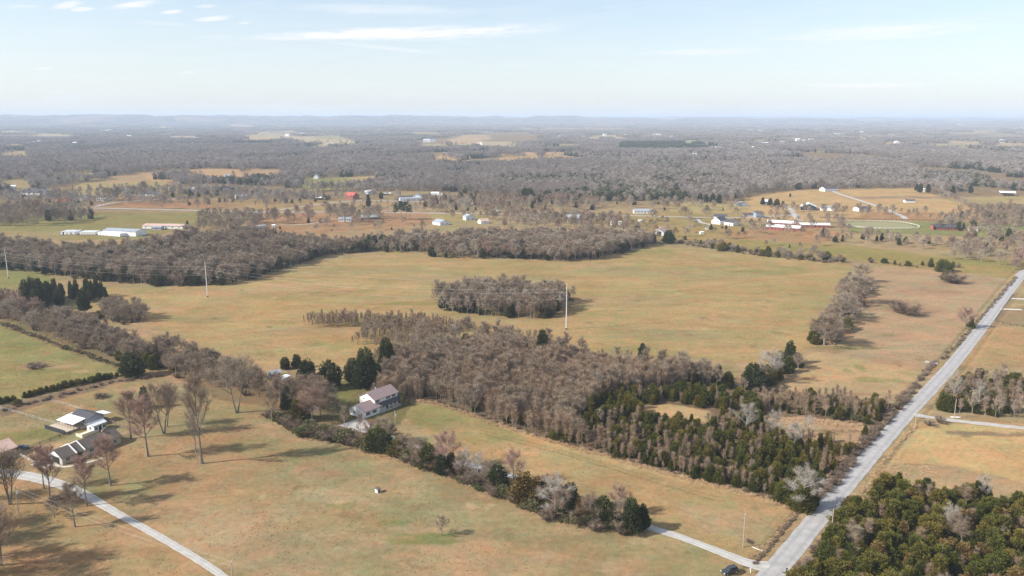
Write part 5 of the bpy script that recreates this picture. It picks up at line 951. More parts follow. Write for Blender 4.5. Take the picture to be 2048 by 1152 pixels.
# everything past the limit of each kind: one mass per kind, standing as instances of the same trees
MASSNAME = {'far': 'distant_woods', 'farcedar': 'distant_evergreens', 'patch': 'horizon_woods', 'sapling': 'young_wood_undergrowth', 'wood': 'woodland', 'oak': 'spreading_woodland', 'cedar': 'cedar_undergrowth', 'bigcedar': 'evergreen_woodland', 'shrub': 'brushwood', 'privet': 'leafy_undergrowth', 'oak_red': 'reddish_woodland', 'rust': 'rusty_undergrowth', 'tuft': 'grass_tufts', 'sedge': 'tawny_tall_grass'}
def mass(key, arr):
    me = bpy.data.meshes.new(MASSNAME.get(key, 'woodland')); n = len(arr); me.vertices.add(n); me.vertices.foreach_set('co', arr[:, :3].astype(np.float32).ravel())
    H = T[key][0][0]; s_ = arr[:, 3]/H
    me.attributes.new('scl', 'FLOAT_VECTOR', 'POINT').data.foreach_set('vector', np.stack([s_*arr[:, 4], s_*arr[:, 4], s_], 1).astype(np.float32).ravel())
    me.attributes.new('rot', 'FLOAT_VECTOR', 'POINT').data.foreach_set('vector', np.stack([arr[:, 5]*0, arr[:, 5]*0, arr[:, 5]], 1).astype(np.float32).ravel())
    me.attributes.new('pick', 'INT', 'POINT').data.foreach_set('value', np.random.RandomState(5).randint(0, len(T[key]), n).astype(np.int32))
    tn = .75*sstep(.3, .7, fbm(arr[:, 0]/140, arr[:, 1]/260, 4, 12)); me.attributes.new('tone', 'FLOAT', 'POINT').data.foreach_set('value', tn.astype(np.float32))
    o = link(MASSNAME.get(key, 'woodland'), me)
    g = bpy.data.node_groups.new('stand', 'GeometryNodeTree'); g.interface.new_socket('Geometry', in_out='INPUT', socket_type='NodeSocketGeometry'); g.interface.new_socket('Geometry', in_out='OUTPUT', socket_type='NodeSocketGeometry')
    gi = g.nodes.new('NodeGroupInput'); go = g.nodes.new('NodeGroupOutput'); ip = g.nodes.new('GeometryNodeInstanceOnPoints'); jn = g.nodes.new('GeometryNodeJoinGeometry')
    for (H_, a_, b_, J) in T[key]:
        src = bpy.data.objects.new('tree_source', J); oi = g.nodes.new('GeometryNodeObjectInfo'); oi.inputs['Object'].default_value = src; oi.inputs['As Instance'].default_value = True; g.links.new(oi.outputs['Geometry'], jn.inputs[0])
    def na(nm, ty):
        q = g.nodes.new('GeometryNodeInputNamedAttribute'); q.data_type = ty; q.inputs['Name'].default_value = nm; return q.outputs[0]
    g.links.new(gi.outputs[0], ip.inputs['Points']); g.links.new(jn.outputs[0], ip.inputs['Instance']); ip.inputs['Pick Instance'].default_value = True
    g.links.new(na('pick', 'INT'), ip.inputs['Instance Index']); g.links.new(na('rot', 'FLOAT_VECTOR'), ip.inputs['Rotation']); g.links.new(na('scl', 'FLOAT_VECTOR'), ip.inputs['Scale']); g.links.new(ip.outputs[0], go.inputs[0])
    md = o.modifiers.new('stand', 'NODES'); md.node_group = g
    return tag(o, kind='stuff', label={'tuft': 'dry grass tufts scattered over the near pasture', 'sedge': 'tawny tall grass along wood edges and verges'}.get(key, 'mass of '+LOOK.get(key, 'distant winter wood').replace('tree', 'trees')+' filling the woods'))
for k, v in STUFFPTS.items():
    a_ = np.concatenate(v); mass(k, a_)
    print('MASS', k, len(a_))
print('COUNT', count)
# ---------------------------------------------------------------- buildings
def siding(name, c, pitch=.22, rough=.6, var=.12):
    m = mat_plain(name, c, rough, var, .7); t = m.node_tree; b = t.nodes['Principled BSDF']; w = nd(t, 'ShaderNodeTexWave', wave_type='BANDS', bands_direction='Z', wave_profile='SAW'); w.inputs['Scale'].default_value = 1/pitch/3.14; tcn = nd(t, 'ShaderNodeTexCoord'); t.links.new(tcn.outputs['Object'], w.inputs['Vector'])
    bp = nd(t, 'ShaderNodeBump'); bp.inputs['Strength'].default_value = .5; bp.inputs['Distance'].default_value = .03; t.links.new(w.outputs['Fac'], bp.inputs['Height']); t.links.new(bp.outputs[0], b.inputs['Normal']); return m
M['white'] = siding('white_siding', (.82, .81, .78)); M['cream'] = siding('cream_siding', (.66, .60, .46)); M['tanwall'] = siding('tan_siding', (.48, .40, .31)); M['brick'] = mat_plain('red_brick', (.33, .20, .15), .9, .35, 2.5); M['tanbrick'] = mat_plain('tan_brick', (.46, .37, .29), .9, .3, 2.5)
M['metal'] = siding('pale_metal', (.62, .65, .67), .6, .5); M['greymetal'] = siding('grey_metal', (.36, .39, .42), .6, .5); M['bluewall'] = siding('blue_siding', (.26, .32, .40)); M['redwall'] = siding('red_barn_siding', (.30, .10, .08), .3); M['black'] = mat_plain('black_siding', (.035, .035, .045), .7, .3)
M['shingle'] = mat_plain('brown_shingle', (.30, .22, .21), .95, .3, 1.6); M['slate'] = mat_plain('charcoal_shingle', (.075, .075, .085), .95, .3, 1.6); M['brownroof'] = mat_plain('weathered_shingle', (.14, .115, .10), .95, .35, 1.2); M['whiteroof'] = mat_plain('white_metal_roof', (.72, .73, .72), .5, .15, .5)
M['redroof'] = mat_plain('red_metal_roof', (.46, .095, .065), .6, .2, .4); M['rustroof'] = mat_plain('rusty_metal_roof', (.52, .36, .30), .7, .45, .25); M['pinkroof'] = mat_plain('faded_red_roof', (.62, .42, .34), .7, .3, .4); M['greyroof'] = mat_plain('grey_metal_roof', (.30, .33, .37), .55, .25, .4); M['greenroof'] = mat_plain('grey_green_roof', (.26, .30, .29), .7, .25, .4)
M['glass'] = mat_plain('dark_glass', (.03, .035, .045), .12, .1, 1, spec=.6); M['trim'] = mat_plain('white_trim', (.80, .79, .76), .5, .05); M['dark'] = mat_plain('dark_opening', (.02, .02, .02), .9); M['wood'] = mat_plain('weathered_wood', (.24, .19, .14), .9, .4, 2); M['darkwood'] = mat_plain('dark_fence_boards', (.07, .055, .045), .9, .4, 2)
M['steel'] = mat_plain('galvanised_steel', (.62, .62, .60), .5, .1, .5); M['pole'] = mat_plain('utility_pole_wood', (.36, .31, .26), .9, .3, 1.0); M['wire'] = mat_plain('aluminium_wire', (.45, .45, .45), .5, .05)
class Frame:
    def __init__(s, A, B): s.o = A; s.L = (B-A).length; d = (B-A)/s.L; s.a = math.atan2(d.y, d.x)
def window(parent, x0, x1, z0, z1, y, face, frame=True, nm='window'):
    """face: 'f' front wall at y, 'l'/'r' end walls (x = y)"""
    a, g = MB(), MB(); e = .07
    def put(mb, u0, u1, w0, w1, o0, o1):
        if face == 'f': mb.box(u0, y-o1, w0, u1, y-o0, w1)
        elif face == 'l': mb.box(y-o1, u0, w0, y-o0, u1, w1)
        elif face == 'r': mb.box(y+o0, u0, w0, y+o1, u1, w1)
    if frame:
        put(a, x0-e, x1+e, z0-e, z0, -.02, .07); put(a, x0-e, x1+e, z1, z1+e, -.02, .07); put(a, x0-e, x0, z0, z1, -.02, .07); put(a, x1, x1+e, z0, z1, -.02, .07)
        put(a, (x0+x1)/2-.03, (x0+x1)/2+.03, z0, z1, -.02, .055)
        w = a.build(nm, M['trim'], parent); put(g, x0, x1, z0, z1, -.02, .035); g.build('pane', M['glass'], w); return w
    put(g, x0, x1, z0, z1, -.02, .06); return g.build(nm, M['glass'], parent)
def gable_roof(mb, x0, x1, y0, y1, he, hr, ov=.45, th=.16, ridge='x'):
    if ridge == 'x':
        ym = (y0+y1)/2; s_ = (hr-he)/(ym-y0)
        for sg, ya, yb in ((1, y0-ov, ym), (-1, y1+ov, ym)):
            za = he-s_*ov+.03; zb = hr+.03; V = [(x0-ov, ya, za), (x1+ov, ya, za), (x1+ov, yb, zb), (x0-ov, yb, zb)]; V += [(a, b, c+th) for a, b, c in V]
            mb.add(V, [(0, 3, 2, 1), (4, 5, 6, 7), (0, 1, 5, 4), (1, 2, 6, 5), (2, 3, 7, 6), (3, 0, 4, 7)])
    else:
        xm = (x0+x1)/2; s_ = (hr-he)/(xm-x0)
        for xa, xb in ((x0-ov, xm), (x1+ov, xm)):
            za = he-s_*ov+.03; zb = hr+.03; V = [(xa, y0-ov, za), (xa, y1+ov, za), (xb, y1+ov, zb), (xb, y0-ov, zb)]; V += [(a, b, c+th) for a, b, c in V]
            mb.add(V, [(0, 3, 2, 1), (4, 5, 6, 7), (0, 1, 5, 4), (1, 2, 6, 5), (2, 3, 7, 6), (3, 0, 4, 7)])
def gable_wall(mb, x0, x1, y0, y1, he, hr, ridge='x'):
    b = -.3
    if ridge == 'x':
        ym = (y0+y1)/2; V = [(x0, y0, b), (x0, y0, he), (x0, ym, hr), (x0, y1, he), (x0, y1, b)]; V += [(x1, q[1], q[2]) for q in V]
    else:
        xm = (x0+x1)/2; V = [(x0, y0, b), (x0, y0, he), (xm, y0, hr), (x1, y0, he), (x1, y0, b)]; V += [(q[0], y1, q[2]) for q in V]
    mb.add(V, [(0, 1, 2, 3, 4), (9, 8, 7, 6, 5), (0, 5, 6, 1), (1, 6, 7, 2), (2, 7, 8, 3), (3, 8, 9, 4), (0, 4, 9, 5)])
def house(label, A, B, Wd, he, hr, wall, roof, ridge='x', name='house', cat='house', wins=0, door=True, ov=.45, endwin=1, openfront=False, chim=False, group=None, wz=(.9, 2.0)):
    A = P(*A); B = P(*B); f = Frame(A, B); z = hz1(A.x, A.y); r = empty(name, (A.x, A.y, z), f.a); tag(r, label, cat, group); L = f.L
    if openfront:
        mb = MB(); mb.box(0, Wd-.15, -.3, L, Wd, he); mb.build('back_wall', M[wall], r); n = max(2, int(L/5))
        for i in range(n+1): mb = MB(); mb.box(i*L/n-.12, 0, -.3, i*L/n+.12, .24, he); mb.build('post', M['wood'], r)
    else: mb = MB(); gable_wall(mb, 0, L, 0, Wd, he, hr, ridge); mb.build('wall', M[wall], r)
    mb = MB(); gable_roof(mb, 0, L, 0, Wd, he, hr, ov, .18, ridge); rf = mb.build('roof', M[roof], r)
    if chim: mb = MB(); mb.box(L*.6, Wd*.45, hr-.8, L*.6+.7, Wd*.45+.7, hr+1.0); mb.build('chimney', M['brick'], rf)
    if wins:
        step = L/(wins+(1 if door else 0)); k = 0
        for i in range(wins+(1 if door else 0)):
            c = (i+.5)*step
            if door and i == (wins+1)//2: mb = MB(); mb.box(c-.5, -.06, .1, c+.5, .02, 2.1); mb.build('door', M['dark'], r)
            else: window(r, c-.55, c+.55, wz[0], wz[1], 0, 'f', he < 9 and L < 60 and A.length < 420)
        if endwin: window(r, Wd/2-.5, Wd/2+.5, wz[0], wz[1], 0, 'l', A.length < 420); window(r, Wd/2-.5, Wd/2+.5, wz[0], wz[1], L, 'r', A.length < 420)
    return r, L
# --- the white two-storey farmhouse
O = P(728, 838); r = empty('farmhouse', (O.x, O.y, 0), R(52)); tag(r, 'white two storey farmhouse with reddish brown shingle roof and long front porch', 'house')
mb = MB(); gable_wall(mb, 0, 8.6, 0, 8.4, 2.75, 4.9); wg = mb.build('garage_wing', M['white'], r)
mb = MB(); gable_roof(mb, 0, 8.5, 0, 8.4, 2.75, 4.9, .4, .16); mb.build('wing_roof', M['shingle'], r)
mb = MB(); gable_wall(mb, 7.2, 19.6, 1.6, 10.4, 5.35, 7.5); mb.build('main_block', M['white'], r)
mb = MB(); gable_roof(mb, 7.2, 19.6, 1.6, 10.4, 5.35, 7.5, .5, .16); mb.build('main_roof', M['shingle'], r)
mb = MB(); V = [(9.0, -.75, 2.6), (20.2, -.75, 2.6), (20.2, 1.58, 3.5), (9.0, 1.58, 3.5)]; V += [(a, b, c+.14) for a, b, c in V]; mb.add(V, [(0, 3, 2, 1), (4, 5, 6, 7), (0, 1, 5, 4), (1, 2, 6, 5), (2, 3, 7, 6), (3, 0, 4, 7)]); mb.build('porch_roof', M['slate'], r)
mb = MB(); mb.box(8.62, -.6, -.2, 20.0, 1.58, .3); mb.build('porch_floor', M['concrete'], r)
for x in (10.8, 13.1, 15.4, 17.7, 19.9): mb = MB(); mb.box(x-.08, -.5, .3, x+.08, -.34, 2.62); mb.build('porch_post', M['trim'], r)
for xa, xb in ((8.7, 10.7), (15.5, 17.6), (17.8, 19.8)):
    mb = MB(); mb.box(xa, -.45, 1.1, xb, -.38, 1.18); mb.box(xa, -.45, .45, xb, -.38, .52)
    for q in range(int((xb-xa)/.3)): mb.box(xa+.1+q*.3, -.43, .5, xa+.15+q*.3, -.4, 1.1)
    mb.build('porch_rail', M['trim'], r)
for x0, x1 in ((1.6, 2.9), (4.9, 6.2)): window(r, x0, x1, .9, 2.2, 0, 'f')
for x0, x1 in ((8.2, 9.3), (13.4, 14.4), (14.5, 15.5), (16.4, 17.4), (17.5, 18.5)): window(r, x0, x1, 3.95 if x0 > 9 else 3.95, 4.95, 1.6, 'f')
for x0, x1 in ((9.5, 10.7), (11.4, 12.4), (15.2, 16.4), (17.5, 18.7)): window(r, x0, x1, .9, 2.2, 1.6, 'f')
mb = MB(); mb.box(13.2, 1.5, .3, 14.2, 1.62, 2.4); d_ = mb.build('front_door', M['dark'], r); mb = MB(); mb.box(13.32, 1.46, 1.25, 13.38, 1.5, 1.4); mb.build('handle', M['steel'], d_)
window(r, 3.6, 4.5, 4.0, 5.0, 7.2, 'l'); window(r, 7.6, 8.3, 4.4, 5.0, 7.2, 'l'); window(r, 2.0, 2.5, 3.4, 4.2, 7.2, 'l'); window(r, 5.0, 5.8, 1.1, 2.1, 0, 'l')
mb = MB(); mb.box(-.05, 1.5, 0, .0, 4.2, 2.2); mb.build('garage_door', M['trim'], r)
mb = MB(); mb.box(7.0, 4.6, 6.6, 7.19, 5.4, 7.3); mb.box(12.5, 6.6, 6.8, 13.0, 7.1, 7.95); mb.build('chimney_vent', M['greymetal'], r)
sh = MB(); 
for x in (1.2, 3.1, 4.5, 6.4, 7.85, 9.45): sh.box(x, -.06 if x < 7 else 1.54, .9 if x < 7 else 3.95, x+.28, .01 if x < 7 else 1.61, 2.2 if x < 7 else 4.95)
sh.build('shutters', M['slate'], r)
# --- brick ranch house beside the gravel lane
A_ = P(126, 930); O = A_; fr = R(60); r = empty('ranch_house', (O.x, O.y, 0), fr); tag(r, 'long low ranch house with charcoal shingle roof and two white roof parapets', 'house')
mb = MB(); gable_wall(mb, 0, 21.5, 0, 8, 2.6, 4.6); mb.build('wall', M['tanbrick'], r)
mb = MB(); gable_roof(mb, 0, 6.9, 0, 8, 2.6, 4.6, .5, .16); gable_roof(mb, 7.9, 21.5, 0, 8, 2.75, 4.8, .5, .16); mb.build('roof', M['brownroof'], r)
for x in (4.6, 7.6):
    mb = MB(); ym = 4.0
    for ya in (-.7, 8.7): mb.add([(x, ya, 2.5), (x+.35, ya, 2.5), (x+.35, ym, 4.9), (x, ym, 4.9), (x, ya, 2.95), (x+.35, ya, 2.95), (x+.35, ym, 5.25), (x, ym, 5.25)], [(0, 3, 2, 1), (4, 5, 6, 7), (0, 1, 5, 4), (1, 2, 6, 5), (2, 3, 7, 6), (3, 0, 4, 7)])
    mb.build('roof_parapet', M['trim'], r)
mb = MB(); mb.add([(-.06, 0, 0), (-.06, 8, 0), (-.06, 8, 2.6), (-.06, 4, 4.5), (-.06, 0, 2.6)], [(0, 1, 2, 3, 4)]); V = [(-.12, a, b) for a, b in ((0, 0), (8, 0), (8, 2.6), (4, 4.5), (0, 2.6))]; mb.add(V, [(0, 1, 2, 3, 4), ]); mb.box(-.12, .001, 0, -.001, 7.999, 2.55); mb.build('gable_siding', M['white'], r)
mb = MB(); mb.box(-.2, 1.6, 0, -.13, 5.6, 2.2); mb.build('garage_opening', M['dark'], r)
for x0, x1 in ((1.2, 2.6), (9.6, 11.2), (12.6, 13.6), (15.2, 16.8), (18.6, 19.8)): window(r, x0, x1, .9, 2.1, 0, 'f')
mb = MB(); mb.box(5.4, -.06, 0, 7.2, .01, 2.2); mb.build('porch_recess', M['dark'], r); mb = MB(); mb.box(13.9, -.06, .05, 14.9, .02, 2.15); mb.build('door', M['trim'], r); window(r, 3.0, 4.4, 1, 2, 21.5, 'r')
mb = MB(); mb.box(17.2, 3.7, 4.2, 17.9, 4.4, 5.6); mb.build('chimney', M['brick'], r)
road('garden_path', [P(100, 926), P(128, 934), P(165, 927), P(190, 921), P(207, 915)], 1.2, .07, M['concrete'], 'pale concrete path curving before the ranch house', 1.0, .05)
pd = MB(); pa = P(98, 926); pd.box(-4, -3, .05, 5, 4, .09); tag(pd.build('concrete_pad', M['concrete'], None, (pa.x, pa.y, 0), R(60)), 'bright concrete parking pad beside the ranch garage', kind='structure')
# --- outbuilding with the white lean-to roofs
O = Vector((-173.0, 286.2)); r = empty('outbuilding', (O.x, O.y, 0), R(-29)); tag(r, 'grey roofed outbuilding with white lean to porch roof on a railed deck', 'outbuilding')
mb = MB(); gable_wall(mb, 1.2, 11.5, 4.0, 11.0, 2.8, 4.3); mb.build('wall', M['greymetal'], r); mb = MB(); gable_roof(mb, 1.2, 11.5, 4.0, 11.0, 2.8, 4.3, .4, .14); mb.build('roof', M['slate'], r)
for nm, q in (('porch_roof', [(0, -.8, 2.5), (10.4, -.8, 2.5), (10.4, 4.4, 3.25), (0, 4.4, 3.25)]), ('rear_roof', [(7.2, 10.6, 3.3), (12.6, 10.6, 3.3), (12.6, 13.6, 2.9), (7.2, 13.6, 2.9)]), ('side_roof', [(-.6, 5.2, 3.1), (1.4, 5.2, 3.3), (1.4, 9.5, 3.3), (-.6, 9.5, 3.1)])):
    mb = MB(); V = q+[(a, b, c+.12) for a, b, c in q]; mb.add(V, [(0, 3, 2, 1), (4, 5, 6, 7), (0, 1, 5, 4), (1, 2, 6, 5), (2, 3, 7, 6), (3, 0, 4, 7)]); mb.build(nm, M['whiteroof'], r)
mb = MB(); mb.box(-1.5, -4.2, .0, 10.8, 3.98, .7); mb.build('deck', M['tanwall'], r)
for i in range(7): mb = MB(); mb.box(i*1.7-.06, -.7, .7, i*1.7+.06, -.58, 2.55); mb.build('post', M['wood'], r)
mb = MB(); mb.box(-1.7, -4.4, .0, 10.9, -4.22, 1.6); mb.build('skirting_screen', M['black'], r)
for i in range(4): window(r, 2+i*2.3, 3.1+i*2.3, 1.5, 2.5, 4.0, 'f')
# --- small cottage beside it
r, L = house('tiny blue grey cottage with white roof strip beside the railed outbuilding', (189, 866), (213, 857), 4.2, 2.6, 3.5, 'metal', 'greyroof', wins=2); mb = MB(); mb.add([(-.3, -.4, 2.72), (L+.3, -.4, 2.72), (L+.3, 1.1, 3.22), (-.3, 1.1, 3.22), (-.3, -.4, 2.84), (L+.3, -.4, 2.84), (L+.3, 1.1, 3.34), (-.3, 1.1, 3.34)], [(0, 3, 2, 1), (4, 5, 6, 7), (0, 1, 5, 4), (1, 2, 6, 5), (2, 3, 7, 6), (3, 0, 4, 7)]); mb.build('roof_strip', M['whiteroof'], r)
mb = MB(); mb.box(-5.2, -.5, 0, -.3, 3.2, .5); mb.box(-5.2, -.5, .5, -5.1, 3.2, 1.3); mb.box(-5.2, -.5, .5, -.3, -.42, 1.3); mb.build('deck', M['cream'], r)
house('salmon roofed barn cut by the left edge above the gravel lane', (-40, 936), (34, 909), 9, 2.9, 5.0, 'brick', 'pinkroof', wins=3, name='barn', cat='barn')
# --- shed and pool like cover by the creek wood
house('small shed with grey metal roof and white wall by the hedgerow end', (541, 757), (562, 753), 4, 2.0, 2.8, 'greymetal', 'greyroof', wins=1, name='shed', cat='shed')
house('low carport with white edged roof next to the grey roofed shed', (565, 767), (579, 760), 2.6, 2.0, 2.3, 'bluewall', 'whiteroof', wins=0, door=False, name='carport', cat='carport')
# --- the belt of farms and houses
BL = [ # label, A, B, depth, eave, ridge, wall, roof, ridge dir, name, windows
 ('longest white metal shed with pale grey roof among the sheds in the far left paddock', (206, 470), (272, 473), 16, 4.6, 6.2, 'white', 'greyroof', 'x', 'metal_shed', 0),
 ('low rust streaked metal shed behind the white sheds', (285, 457), (365, 458), 16, 3, 4.2, 'white', 'rustroof', 'x', 'metal_shed', 5),
 ('low grey shed end joined to the rust streaked shed', (303, 460), (322, 460), 8, 2.6, 3.4, 'greymetal', 'greyroof', 'x', 'metal_shed', 1),
 ('brick fronted house with dark roof at the far left edge', (5, 388), (22, 388), 14, 4, 8, 'tanbrick', 'slate', 'y', 'house', 2), ('long white roofed shed behind the far left brick house', (-20, 380), (32, 378), 14, 4.4, 6, 'metal', 'whiteroof', 'x', 'metal_shed', 0),
 ('large dark roofed house with pale gables beside the far left brick house', (42, 390), (86, 391), 16, 4, 9, 'white', 'slate', 'x', 'house', 4), ('tiny white shed right of the large dark roofed house', (88, 384), (94, 384), 6, 3, 4, 'white', 'whiteroof', 'x', 'shed', 0),
 ('small white shed in the trees before the large dark roofed house', (48, 401), (56, 401), 6, 3, 4, 'white', 'whiteroof', 'x', 'shed', 0), ('brick house with bright red metal roof left of the red field', (113, 408), (148, 406), 12, 3, 5.6, 'tanbrick', 'redroof', 'x', 'house', 4),
 ('plain white box shed right of the red roofed house', (160, 401), (171, 401), 9, 4.5, 5.3, 'white', 'whiteroof', 'y', 'shed', 0), ('low white shed at the bend of the branch road', (193, 402), (207, 403), 9, 3, 4.2, 'white', 'whiteroof', 'x', 'shed', 1),
 ('grey roofed house with white gable beyond the red field', (276, 392), (313, 393), 13, 3.4, 7, 'white', 'slate', 'x', 'house', 4), ('pale gabled house hidden in trees beyond the red field', (246, 388), (272, 387), 12, 3.4, 7, 'white', 'greyroof', 'x', 'house', 3),
 ('tall white house in trees below the long tan field', (355, 366), (366, 366), 12, 6, 10, 'white', 'greyroof', 'y', 'house', 3), ('long low white shed left of the cream house', (379, 381), (403, 380), 8, 3, 4, 'white', 'whiteroof', 'x', 'shed', 0),
 ('cream house with dark roof and white gable at the forest edge', (435, 383), (462, 382), 12, 3.2, 7, 'cream', 'slate', 'x', 'house', 3), ('white cottage half hidden by trees right of the cream house', (472, 398), (494, 397), 9, 3, 5.5, 'white', 'greyroof', 'x', 'house', 3),
 ('pale house roof far behind the cream house', (448, 357), (458, 357), 12, 4, 7, 'white', 'greyroof', 'x', 'house', 0), ('light metal trailer home at the edge of the long wood', (497, 461), (533, 456), 7, 2.8, 3.4, 'metal', 'greyroof', 'x', 'mobile_home', 4),
 ('tiny white shed right of the metal trailer home', (544, 455), (550, 455), 4, 2.4, 3, 'white', 'whiteroof', 'x', 'shed', 0), ('small open shed with pale roof alone in the tan pasture', (631, 400), (643, 400), 9, 3, 4, 'wood', 'whiteroof', 'x', 'shed', 0),
 ('barn with bright red roof at the forest foot', (689, 398), (706, 399), 14, 5, 9, 'redwall', 'redroof', 'x', 'barn', 0), ('white roofed shed right of the red roofed barn', (737, 389), (752, 388), 12, 4, 6, 'greymetal', 'whiteroof', 'y', 'shed', 0),
 ('white gabled house on the little green lawn in the forest', (627, 358), (636, 358), 11, 5, 9, 'white', 'greyroof', 'y', 'house', 2), ('white roofed lean to between trees left of the white complex', (771, 391), (783, 390), 8, 2.6, 3.6, 'wood', 'whiteroof', 'x', 'shed', 0),
 ('long white wing of the complex beside the dark car park', (800, 402), (838, 401), 10, 3.4, 4.4, 'white', 'greyroof', 'x', 'school_building', 6), ('taller gabled hall of the white complex', (826, 400), (842, 400), 16, 5, 8, 'white', 'greyroof', 'y', 'hall', 2),
 ('white roofed building right of the white complex', (862, 392), (877, 392), 12, 4, 5.5, 'white', 'whiteroof', 'x', 'building', 0), ('small white shed at the right end beyond the white complex', (878, 393), (886, 393), 8, 3, 4, 'white', 'whiteroof', 'x', 'shed', 0),
 ('bright white cottage gable in the far forest', (976, 379), (983, 379), 9, 4, 8, 'white', 'greyroof', 'y', 'house', 1), ('tan cottage gable in trees beside the farm road', (987, 426), (997, 426), 9, 3, 6, 'cream', 'greyroof', 'y', 'house', 1),
 ('small white walled house with blue grey roof behind the wide oak', (677, 443), (702, 443), 9, 2.8, 4.8, 'white', 'greyroof', 'x', 'house', 4), ('long brick house with grey green roof on the dirt lane', (722, 440), (757, 439), 12, 2.8, 5.4, 'brick', 'greenroof', 'x', 'house', 5),
 ('white gabled house with grey roof right of the pine clump', (880, 451), (899, 449), 14, 3, 5.6, 'white', 'greyroof', 'y', 'house', 2), ('grey blue house among trees right of the white gabled one', (932, 441), (950, 440), 10, 4, 6.5, 'metal', 'greyroof', 'y', 'house', 2),
 ('old shed with red brown roof hidden by bare trees', (962, 448), (978, 447), 9, 3, 5, 'white', 'rustroof', 'x', 'shed', 1), ('grey white barn roof sticking out of the middle wood', (1136, 446), (1161, 446), 14, 5, 8.5, 'metal', 'greyroof', 'x', 'barn', 0),
 ('white house with blue grey roof beside the far farm road', (1268, 427), (1306, 427), 9, 3, 5.2, 'white', 'greyroof', 'x', 'house', 5), ('small white block shed in the rough pasture', (1222, 450), (1228, 450), 4, 3, 3.8, 'white', 'whiteroof', 'x', 'shed', 0), ('second white block shed in the rough pasture', (1238, 450), (1243, 450), 3.5, 3.4, 4, 'white', 'whiteroof', 'x', 'shed', 0),
 ('left white gabled building of the white farm', (1423, 447), (1440, 449), 14, 4, 7.5, 'white', 'slate', 'y', 'farm_building', 2), ('right long white building of the white farm', (1448, 450), (1466, 452), 12, 3.6, 6, 'white', 'slate', 'x', 'farm_building', 3), ('rear grey roofed building of the white farm', (1427, 441), (1452, 442), 10, 5, 7, 'white', 'slate', 'x', 'farm_building', 0),
 ('green grey gabled house at the top of the far pasture', (1475, 413), (1497, 413), 12, 3, 6, 'greymetal', 'greenroof', 'y', 'house', 2), ('blue grey two storey house near the long horse barns', (1512, 436), (1528, 436), 11, 6, 7.6, 'bluewall', 'slate', 'y', 'house', 3), ('white roofed shed hidden in far dark cedars', (1526, 409), (1538, 409), 10, 4, 6, 'bluewall', 'whiteroof', 'x', 'shed', 0),
 ('low dark shed left of the blue grey house', (1487, 432), (1506, 432), 7, 2.4, 3.4, 'greymetal', 'slate', 'x', 'shed', 0),
 ('black gabled barn with white roof in the tan field', (1602, 420), (1633, 421), 22, 4.2, 8.0, 'black', 'whiteroof', 'y', 'barn', 2), ('long low white building right of the black barn', (1640, 421), (1671, 422), 9, 4, 5.4, 'white', 'greyroof', 'x', 'building', 0), ('white house with dark roof at the forest end of the pale track', (1650, 383), (1677, 382), 13, 4, 7, 'white', 'slate', 'x', 'house', 4),
 ('white shed with grey roof beside the pale track', (1718, 423), (1742, 422), 11, 3.6, 5.6, 'white', 'slate', 'x', 'building', 2), ('small dark roofed shed in the far tan field', (1811, 405), (1831, 405), 7, 2.6, 3.8, 'white', 'slate', 'x', 'shed', 0),
 ('open sided hay barn with pale roof at the far right', (1999, 392), (2031, 393), 14, 5, 7, 'wood', 'whiteroof', 'x', 'hay_barn', 0), ('tiny white shed beside the far right dark cedars', (1846, 384), (1850, 384), 5, 5, 6, 'white', 'whiteroof', 'x', 'shed', 0),
 ('rear long white roofed horse barn of the pair', (1534, 450), (1590, 453), 9, 3.2, 5.2, 'redwall', 'whiteroof', 'x', 'horse_barn', 6), ('front long white roofed horse barn of the pair', (1532, 459), (1600, 463), 9, 3.2, 5.2, 'redwall', 'whiteroof', 'x', 'horse_barn', 8), ('narrow pale roofed barn extending right from the horse barns', (1600, 455), (1660, 456), 8, 3, 4.6, 'redwall', 'whiteroof', 'x', 'horse_barn', 6),
 ('red barn with dark roof right of the riding ring', (1868, 460), (1925, 461), 12, 3, 5.4, 'redwall', 'slate', 'x', 'horse_barn', 8), ('tan shed at the right end of the red barn', (1936, 462), (1956, 463), 9, 3, 4, 'tanwall', 'wood', 'x', 'shed', 1)]
for (lab, a, b, w, he, hr, wl_, rf, rg, nm, nw) in BL: house(lab, a, b, w, he, hr, wl_, rf, rg, nm, nm.replace('_', ' '), nw, nw > 2, .4, 0, openfront=(nm == 'hay_barn' or wl_ == 'wood' and nm == 'shed'))
# old barn with a dark arched front
r, L = house('weathered grey barn with dark open front beside the dark round cedar', (1306, 471), (1329, 472), 20, 3.2, 6.6, 'metal', 'rustroof', 'y', 'old_barn', 'barn'); mb = MB(); mb.box(L*.32, -.1, 0, L*.7, .02, 4.4); mb.build('barn_opening', M['dark'], r)
# low rows of white storage units
def unit(lab, a, b, w, h, grp, wallm='white', roofm='metal'):
    A = P(*a); B = P(*b); f = Frame(A, B); r = empty('storage_unit', (A.x, A.y, 0), f.a); tag(r, lab, 'storage unit', grp); mb = MB(); mb.box(0, 0, .3, f.L, w, h); mb.build('body', M[wallm], r); mb = MB(); mb.box(-.08, -.08, h, f.L+.08, w+.08, h+.12); mb.build('roof', M[roofm], r)
    mb = MB(); mb.box(f.L*.08, -.08, .5, f.L*.92, .02, h-.35); mb.build('roller_door', M['trim'], r); mb = MB(); mb.box(.2, .2, -.2, f.L-.2, w-.2, .3); mb.build('skids', M['dark'], r)
for i in range(6): unit('white end of a storage unit in the long row right of the dark gap', (160+i*5.1, 470), (164.4+i*5.1, 470), 11, 3, 'white storage units in the left row')
for i in range(8): unit('white end of a storage unit in front of the longest metal shed', (196+i*5.6, 470.5+i*.45), (201.0+i*5.6, 471+i*.45), 15 if i > 6 else 12, 3.2, 'white storage units before the metal shed')
